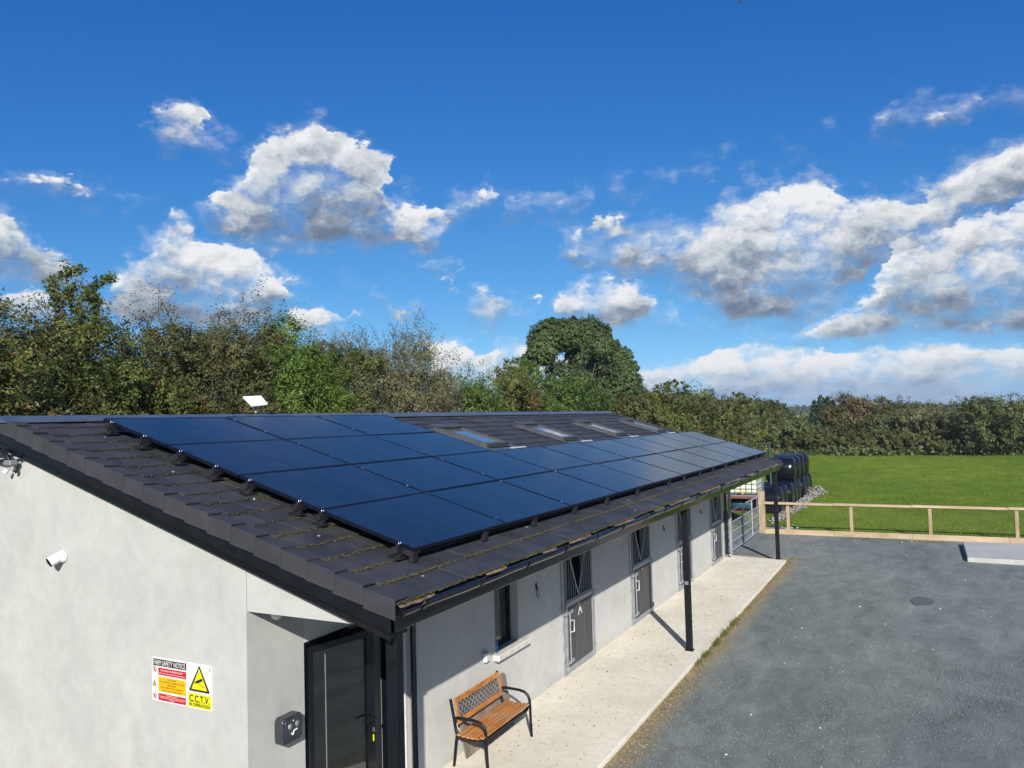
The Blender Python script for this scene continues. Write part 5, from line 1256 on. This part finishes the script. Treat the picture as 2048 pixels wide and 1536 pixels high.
# ============================================================ trees
DENS = 4.0
def tree(name, label, cat, base, top, rad, mat, nleaf, lsize, trunk_r=.12, sprays=0, group=None, twigmat='twig', squash=.85, lumpy=.28, spray_len=1.0, low=.12, core=.45, spread=.22, tw=260, spiky=False, limbs=9, bxy=2.7, clumps=46):
    """base (x,y,z); top height; rad (rx,ry); crown of leaves spread along twigs, trunk with limbs"""
    bx, by, bz = base; H = top-bz
    t = thing(name, label, cat, base, group)
    cz = bz+H*(.5+low/2); rz = H*(.5-low/2)*.97; cen = np.array([bx, by, cz]); rad3 = np.array([rad[0], rad[1], rz])
    nleaf = int(nleaf*DENS); ntw = max(40, nleaf//26)
    d = rv(ntw)
    if not spiky: d = d/(np.sum(np.abs(d)**bxy, 1, keepdims=True)**(1/bxy))
    ph = rng.uniform(0, 6.28, 8)
    def lump(d):
        return 1+lumpy*(np.sin(3.1*d[:, 0]+ph[0]+2*d[:, 2])*np.sin(2.7*d[:, 1]+ph[1])+.6*np.sin(6.3*d[:, 0]+ph[2])*np.sin(5.9*d[:, 2]+ph[3]+3*d[:, 1]))
    if spiky:
        zz = rng.random(ntw); rr = (1-zz)**.8*.95+.05; th = rng.uniform(0, 6.28, ntw)
        p0 = np.stack([np.cos(th)*rr, np.sin(th)*rr, zz*2-1], 1); rad_f = rng.uniform(.35, .95, ntw)[:, None]
        p0[:, :2] *= rad_f; p0 = cen+p0*rad3; outd = unit(np.stack([np.cos(th), np.sin(th), np.full(ntw, .5)], 1)); L = .5*rad[0]*rng.uniform(.3, .6, ntw)
    else:
        rf = core+(1-core)*rng.random(ntw)**.55
        p0 = cen+d*rad3*(rf*lump(d)*.93)[:, None]
        # three twigs in four belong to rounded clumps near the crown's surface, the rest fill the inside
        ncl = int(clumps); dc = rv(ncl); dc = dc/(np.sum(np.abs(dc)**bxy, 1, keepdims=True)**(1/bxy))
        cc0 = cen+dc*rad3*((.62+.25*rng.random(ncl))*lump(dc))[:, None]; rc = min(rad3)*rng.uniform(.20, .36, ncl)
        own = rng.integers(0, ncl, ntw); isc = rng.random(ntw) < .62
        dcl = unit(rv(ntw)+np.array([0, 0, .25])); pc = cc0[own]+dcl*(rc[own]*(.55+.45*rng.random(ntw)))[:, None]*np.array([1.15, 1.15, .85])
        p0 = np.where(isc[:, None], pc, p0); d = np.where(isc[:, None], dcl, d)
        outd = unit(d+np.array([0, 0, .35])+.5*rv(ntw)); L = rng.uniform(.5, 1.15, ntw)*min(rad3)*np.where(isc, .15, .28)
    p0[:, 2] = np.maximum(p0[:, 2], bz+.1)
    # leaves strung along each twig
    per = max(1, nleaf//ntw); tt = rng.random((ntw, per, 1)); 
    sag = np.array([0, 0, -.25])
    lsize = lsize*.78
    P = p0[:, None]+outd[:, None]*(tt*L[:, None, None])+sag*(tt**2*L[:, None, None])+rng.normal(size=(ntw, per, 3))*(L[:, None, None]*spread)
    P = P.reshape(-1, 3); NL = np.repeat(d, per, 0)
    tw0, tw1 = p0[:tw]-outd[:tw]*L[:tw, None]*.6, p0[:tw]+outd[:tw]*L[:tw, None]
    if sprays:
        # long shoots rising from the top of the crown
        ds = rv(sprays); ds[:, 2] = np.abs(ds[:, 2])*.9+.25; ds = unit(ds); s0 = cen+ds*rad3*(lump(ds)*.80)[:, None]
        dd = unit(ds*np.array([.5, .5, .4])+np.array([0, 0, .8])+.35*rv(sprays)); SLn = rng.uniform(.5, 1.0, sprays)*spray_len
        nl = 34; t2 = rng.random((sprays, nl, 1))**.9
        bend = unit(rv(sprays)*np.array([1, 1, .2]))
        SP = s0[:, None]+dd[:, None]*t2*SLn[:, None, None]+bend[:, None]*(t2**2*.35*SLn[:, None, None])+rng.normal(size=(sprays, nl, 3))*(lsize*.8+.02)
        P = np.concatenate([P, SP.reshape(-1, 3)]); NL = np.concatenate([NL, rv(sprays*nl)])
        e1 = s0+dd*SLn[:, None]*.5+bend*(.25*.35*SLn[:, None]); e2 = s0+dd*SLn[:, None]*1.04+bend*(.36*SLn[:, None])
        tw0 = np.concatenate([tw0, s0-dd*.3, e1]); tw1 = np.concatenate([tw1, e1, e2])
    V, Fc = leaf_quads(P, lsize, .35, N=NL)
    npmesh('crown', V, Fc, mat, t, None, 4, off=base)
    rr0 = .004+.0*lsize
    sc = max(1, H/7)
    V, Fc = np_tubes(tw0, tw1, .011*sc, .005*sc, 3); npmesh('twigs', V, Fc, twigmat, t, 'stuff', 4, off=base)
    # trunk and limbs
    m_ = MB(); hb = bz+H*.28; lean_ = Vector((random.uniform(-.2, .2), random.uniform(-.2, .2), 0))
    m_.tube([(bx, by, bz-.1), (bx+lean_.x*.4, by+lean_.y*.4, bz+(hb-bz)*.5), (bx+lean_.x, by+lean_.y, hb)], [trunk_r*1.3, trunk_r, trunk_r*.85], 8)
    m_.build('trunk', 'bark', t)
    lb = MB(); s0 = Vector((bx+lean_.x, by+lean_.y, hb-.05))
    for k in range(limbs):
        dk = rv(1)[0]; dk[2] = abs(dk[2])*.8+.1; dk = dk/np.linalg.norm(dk); e_ = Vector(cen+dk*rad3*.72); mid = s0.lerp(e_, .5)+Vector(rv(1)[0])*.12*H*.3
        lb.tube([s0, mid, e_], [trunk_r*.6, trunk_r*.35, trunk_r*.1], 5)
    lb.build('limbs', 'bark', t)
    return t
def atpx(px, y):      # point on the vertical plane y=const seen at this picture column (horizon level)
    d = ray(px, 830); t_ = (y-CAM.y)/d[1]; return CAM.x+d[0]*t_, CAM.z, t_
def toph(px, py, y, x=None):
    d = ray(px, py); t_ = (y-CAM.y)/d[1]; return CAM.z+d[2]*t_
GH = 'trees of the tall hedge behind the stable'
# (px centre, px top row, y, rx, ry, kind, leaves, leaf size, sprays, label)
HT = [
 (-130, 590, 12.0, 2.6, 2.3, 'haw', 14000, .085, 20, 1.0, 'olive hawthorn tree at the extreme left behind the ridge'),
 (20, 612, 12.0, 1.5, 1.9, 'hawbrown', 24000, .075, 34, .6, 'dark brown-green hawthorn, leftmost in the hedge behind the roof'),
 (150, 552, 12.2, 1.05, 1.5, 'haw', 26000, .08, 26, .8, 'tall forked hawthorn with two leafy peaks above its neighbours'),
 (255, 628, 12.0, 1.3, 1.8, 'haw', 26000, .08, 40, .7, 'yellow-green hawthorn with orange patches right of the tall forked one'),
 (370, 622, 12.0, 1.4, 1.8, 'hawbrown', 26000, .075, 60, .9, 'brownish hawthorn with thin arching shoots behind the left roof panels'),
 (470, 640, 12.3, 1.3, 1.7, 'hawbrown', 20000, .075, 44, .9, 'rusty hawthorn with bare shoots just left of the rounded bright green tree'),
 (572, 640, 11.6, 1.75, 1.7, 'ivybright', 46000, .075, 6, .35, 'rounded bright green ivy-clad tree above the flat white dish'),
 (665, 672, 12.3, 1.2, 1.6, 'haw', 20000, .08, 30, .8, 'mixed green and yellow hawthorn between the rounded tree and the wispy willow'),
 (770, 672, 12.0, 2.0, 1.9, 'willow', 30000, .075, 110, 1.35, 'wispy grey-brown willow with upright feathery shoots'),
 (850, 715, 12.6, 1.5, 1.6, 'willow', 15000, .07, 50, 1.0, 'low willow bush with pale shoots against the white cloud'),
 (925, 742, 12.0, 1.9, 1.8, 'ivy', 22000, .095, 30, .8, 'low bright green bush left of the big oak'),
 (1010, 748, 12.0, 2.2, 1.9, 'haw', 22000, .10, 24, .7, 'green and brown hawthorn bush just left of the big oak'),
 (1110, 745, 12.0, 3.2, 2.1, 'ivy', 24000, .13, 10, .6, 'mid green bush in front of the big oak'),
]
for (px, py, y, rx, ry, mt, nl, ls, sp, spl, lab) in HT:
    x, _, _ = atpx(px, y); tp = toph(px, py-(22 if px < 560 else 8 if px < 900 else 0), y)
    if 'forked' in lab:
        tp -= .75
    tree('hedge_tree', lab, 'tree', (x, y, ZY), tp, (rx*1.08, ry), mt, nl, ls, .12, sp, GH, low=.04, spray_len=spl, core=.4, tw=420, bxy=2.1 if mt == 'ivybright' else 2.7, clumps=90 if mt == 'ivybright' else 46, lumpy=.12 if mt == 'ivybright' else .28)
# two leafy peaks of the forked hawthorn
fk = [o for o in bpy.data.objects if o.name.startswith('hedge_tree') and 'forked' in o.get('label', '')][0]
PK = []; TW0 = []; TW1 = []
for (pxs) in ([(128, 650), (122, 612), (110, 588), (108, 564), (130, 547), (156, 538)], [(190, 650), (192, 605), (184, 578), (200, 562), (219, 556)], [(124, 600), (138, 588), (145, 575)], [(192, 600), (176, 596), (168, 588)], [(150, 650), (155, 625), (152, 612)]):
    q_ = [np.array((CAM.x+ray(a, b)[0]*(12.2-CAM.y)/ray(a, b)[1], 12.2+.15*math.sin(a), CAM.z+ray(a, b)[2]*(12.2-CAM.y)/ray(a, b)[1])) for a, b in pxs]
    for a, b in zip(q_[:-1], q_[1:]):
        n = 170; tt = rng.random((n, 1)); PK.append(a+(b-a)*tt+rng.normal(size=(n, 3))*.062); TW0.append(a); TW1.append(b)
V, Fc = leaf_quads(np.concatenate(PK), .075, .4); npmesh('leafy_shoots', V, Fc, 'haw', fk, off=tuple(fk.location))
V, Fc = np_tubes(np.array(TW0), np.array(TW1), .02, .012, 4); npmesh('shoot_stems', V, Fc, 'twig', fk, 'stuff', off=tuple(fk.location))
# oak
oy = 13.5
def oaklobe(px, py, rpx, y):
    d = ray(px, py); t_ = (y-CAM.y)/d[1]; p = CAM+Vector(d)*t_; dep = Vector(d).dot(Vector(Ff))*t_; return np.array(p), rpx/FPX*dep
ox, _, _ = atpx(1150, oy)
OK_ = thing('oak_tree', 'big dark green oak rising above the hedge with blue sky round its crown', 'tree', (ox, oy, ZY))
PO = []; ND = []; tw0 = []; tw1 = []; lbs = MB()
for (px, py, rp, nn) in [(a, b, c*.74, int(d*1.35)) for a, b, c, d in ((1098, 678, 46, 7000), (1130, 668, 40, 6000), (1152, 716, 26, 1900), (1175, 672, 48, 7500), (1200, 695, 36, 4600), (1085, 705, 34, 4200), (1060, 722, 22, 2200), (1238, 718, 32, 4500), (1225, 745, 44, 5500), (1190, 745, 50, 5500), (1130, 760, 50, 4500), (1250, 770, 40, 4500), (1175, 790, 60, 4500), (1245, 800, 50, 4200), (1100, 655, 24, 1600), (1148, 648, 18, 900), (1205, 665, 22, 1500), (1070, 690, 16, 900), (1225, 690, 18, 900), (1262, 735, 18, 1100), (1265, 760, 20, 1100))]:
    c, rr = oaklobe(px, py, rp, oy+random.uniform(-1.2, 1.2)); nt = nn//26
    d = rv(nt); p0 = c+d*(rr*(.45+.60*rng.random(nt)**.5))[:, None]*np.array([1, 1, .85]); L = rr*.28; ND.append(np.repeat(d, 26, 0))
    tt = rng.random((nt, 26, 1)); o_d = unit(d+.5*rv(nt)+np.array([0, 0, .3]))
    PO.append((p0[:, None]+o_d[:, None]*tt*L+rng.normal(size=(nt, 26, 3))*L*.28).reshape(-1, 3)); tw0.append(p0[:30]-o_d[:30]*L); tw1.append(p0[:30]+o_d[:30]*L)
    s0 = Vector((ox, oy, 3.0)); lbs.tube([s0, s0.lerp(Vector(c), .45)+Vector((random.uniform(-.3, .3), 0, .2)), s0.lerp(Vector(c), .88)], [.11, .06, .02], 6)
V, Fc = leaf_quads(np.concatenate(PO), .14, .3, N=np.concatenate(ND)); npmesh('crown', V, Fc, 'oak', OK_, off=tuple(OK_.location))
V, Fc = np_tubes(np.concatenate(tw0), np.concatenate(tw1), .02, .008, 3); npmesh('twigs', V, Fc, 'twig', OK_, 'stuff', off=tuple(OK_.location))
lbs.build('limbs', 'bark', OK_); m_ = MB(); m_.tube([(ox, oy, ZY-.1), (ox+.1, oy, 1.5), (ox, oy, 3.1)], [.45, .33, .28], 10); m_.build('trunk', 'bark', OK_)
# hedge running away past the far end of the building
HB = [(1265, 790, 12.0, 2.3, 'hedge', 'dark bush at the right foot of the big oak'), (1310, 782, 12, 3.2, 'haw', 'yellow-green hedge bush just right of the oak'), (1355, 788, 12, 3.6, 'hedge', 'hedge bush with a reddish top, second right of the oak'),
      (1400, 790, 12, 4.6, 'haw', 'rounded olive hedge bush above the far skylights'), (1440, 793, 12.0, 5.5, 'hedge', 'brown-green hedge bush above the farthest solar panels'), (1480, 797, 12.2, 6.5, 'haw', 'hedge bush behind the far end of the roof'),
      (1512, 805, 12, 7.5, 'hedge', 'small far hedge bush behind the green rail pen'), (1537, 812, 12.0, 8.5, 'farleaf', 'farthest low bush where the long hedge meets the field corner')]
for (px, py, y, rx, mt, lab) in HB:
    x, _, _ = atpx(px, y); tp = toph(px, py, y)
    dist = math.hypot(x-CAM.x, y-CAM.y)
    tree('hedge_bush', lab, 'bush', (x, y, ZY), tp, (rx, 2.4), mt, 9500, .0034*dist+.01, .12, 26, 'bushes of the hedge running past the stable', low=.0, spray_len=.6, tw=120, core=.35)
# trees beyond the field
GF = 'trees along the far side of the grass field'
FT = [(1560, 842, 80, 4.6, 'farleaf', 'low olive tree at the left end of the far tree line'), (1605, 848, 81, 3.6, 'farleaf', 'low green bush left of the dark conifer clump'),
      (1690, 796, 83, 2.6, 'farleaf', 'green tree just right of the dark conifer'), (1714, 790, 82, 3.4, 'rusty', 'round rusty brown-topped tree right of the dark conifer'), (1742, 800, 84, 2.6, 'farleaf', 'pointed green tree beside the rusty one'),
      (1775, 824, 80, 3.2, 'farleaf', 'mid green tree in the centre of the far tree line'), (1815, 804, 81, 3.2, 'farleaf', 'slightly taller green tree right of centre in the far tree line'), (1852, 812, 78, 3.2, 'willow', 'pale olive tree with feathery top in the far tree line'),
      (1885, 826, 80, 3.0, 'farleaf', 'green tree left of the gap before the big round tree'), (1920, 846, 84, 2.8, 'rusty', 'low brownish tree in the gap of the far tree line'), (1990, 786, 74, 4.6, 'farleaf', 'big round green tree at the right of the far tree line'),
      (2050, 812, 76, 3.6, 'oak', 'dark green tree cut by the right picture edge'), (2120, 808, 78, 4.5, 'farleaf', 'green tree just outside the right picture edge'), (1650, 858, 79, 4.0, 'hedge', 'low dark hedge bush below the conifer'), (1760, 862, 77, 5.5, 'hedge', 'low dense hedge bush in front of the far centre trees'), (1860, 864, 76, 5.5, 'hedge', 'low dense hedge bush in front of the pale olive tree')]
for (px, py, X_, rx, mt, lab) in FT:
    d = ray(px, py); t_ = (X_-CAM.x)/d[0]; p = CAM+Vector(d)*t_
    tree('field_tree', lab, 'tree', (X_, p.y, ZY), p.z, (rx*.8, rx), mt, 8000, .20, .16, 14, GF, low=.0, spray_len=.7, tw=60, core=.35, lumpy=.25, bxy=2.0, clumps=30)
# conifer clump
CF = thing('conifer_tree', 'dark blue-green conifer with spiky tops above the far tree line', 'tree', (95, 0, ZY))
PC = []
for (px, py, rr, hh) in ((1640, 790, 1.2, 6), (1628, 800, 1.0, 5.5), (1655, 793, 1.2, 6), (1665, 800, 1.1, 5.5), (1647, 797, 1.6, 6)):
    d = ray(px, py); t_ = (92-CAM.x)/d[0]; p = CAM+Vector(d)*t_; n = 2600; q_ = rng.random(n)**.7; th = rng.uniform(0, 6.28, n); r2 = rr*(q_**.6)*(.4+.6*rng.random(n))*1.1
    PC.append(np.stack([p.x+np.cos(th)*r2, p.y+np.sin(th)*r2, p.z-q_*hh], 1)); cx_, cy_ = p.x, p.y
CF.location = (cx_, cy_, ZY)
V, Fc = leaf_quads(np.concatenate(PC), .30, .1, .45); npmesh('crown', V, Fc, 'conifer', CF, off=tuple(CF.location))
m_ = MB(); m_.tube([(cx_, cy_, ZY), (cx_, cy_, 5)], [.25, .1], 6); m_.build('trunk', 'bark', CF)
# mid-distance trees between hedge and conifer, then far woodland as one mass
def woodband(name, lab, x0, ylo, yhi, n, h0, h1, lsz, mat, wob, depth):
    y = rng.uniform(ylo, yhi, n); x = x0+rng.random(n)*depth
    top = h0+(h1-h0)*(.5+.28*np.sin(y*wob)+.22*np.sin(y*wob*2.7+1))+.0*x
    z = top*rng.random(n)**.45+ZY-.3
    V, Fc = leaf_quads(np.stack([x, y, z], 1)+rng.normal(size=(n, 3))*lsz*.4, lsz, .4, .8); o = npmesh(name, V, Fc, mat, kind='stuff'); o['label'] = lab; return o
woodband('middle_woodland', 'olive woodland filling the gap behind the far hedge', 135, -60, 45, 26000, 3.0, 4.7, .55, 'farleaf', .22, 16)
woodband('far_woodland', 'hazy blue-green woodland along the horizon', 430, -420, 420, 34000, 4.6, 7.4, 1.6, 'wooddist', .035, 50)
woodband('field_hedge', 'rough grass and bramble along the foot of the far trees', 72.5, -26, 16, 9000, .5, 1.1, .3, 'farleaf', .7, 3)
for p_ in [o for o in bpy.data.objects if o.name.startswith('field_hedge')]: pass
# horizon hills
hv = []
yy_ = np.linspace(-3000, 3000, 121); hz = 14+9*np.sin(yy_*.0021+.6)+4*np.sin(yy_*.008)
V = np.concatenate([np.stack([np.full(121, 1400.0), yy_, np.full(121, -2.0)], 1), np.stack([np.full(121, 1500.0), yy_, hz*.55], 1), np.stack([np.full(121, 1800.0), yy_, hz*.55-3], 1)])
Fc = np.concatenate([np.stack([np.arange(120)+121*r0, np.arange(120)+121*(r0+1), np.arange(120)+121*(r0+1)+1, np.arange(120)+121*r0+1], 1) for r0 in (0, 1)])
npmesh('hills', V, Fc, 'wooddist', kind='structure', smooth=True)

# ============================================================ air
hb = MB(); hb.box(-120, 2600, -2200, 2200, -3.5, 34)
hm, hn, hl, hbs = new_mat('hazy_air'); hn.remove(hbs)
hv_ = hn.new('ShaderNodeVolumePrincipled'); hv_.inputs['Color'].default_value = (.80, .88, 1.0, 1); hv_.inputs['Density'].default_value = .0003; hv_.inputs['Anisotropy'].default_value = .2
hl.new(hv_.outputs[0], hn['Material Output'].inputs['Volume'])
hb.build('haze', hm, None, 'stuff')['label'] = 'thin blue summer haze over the far trees'
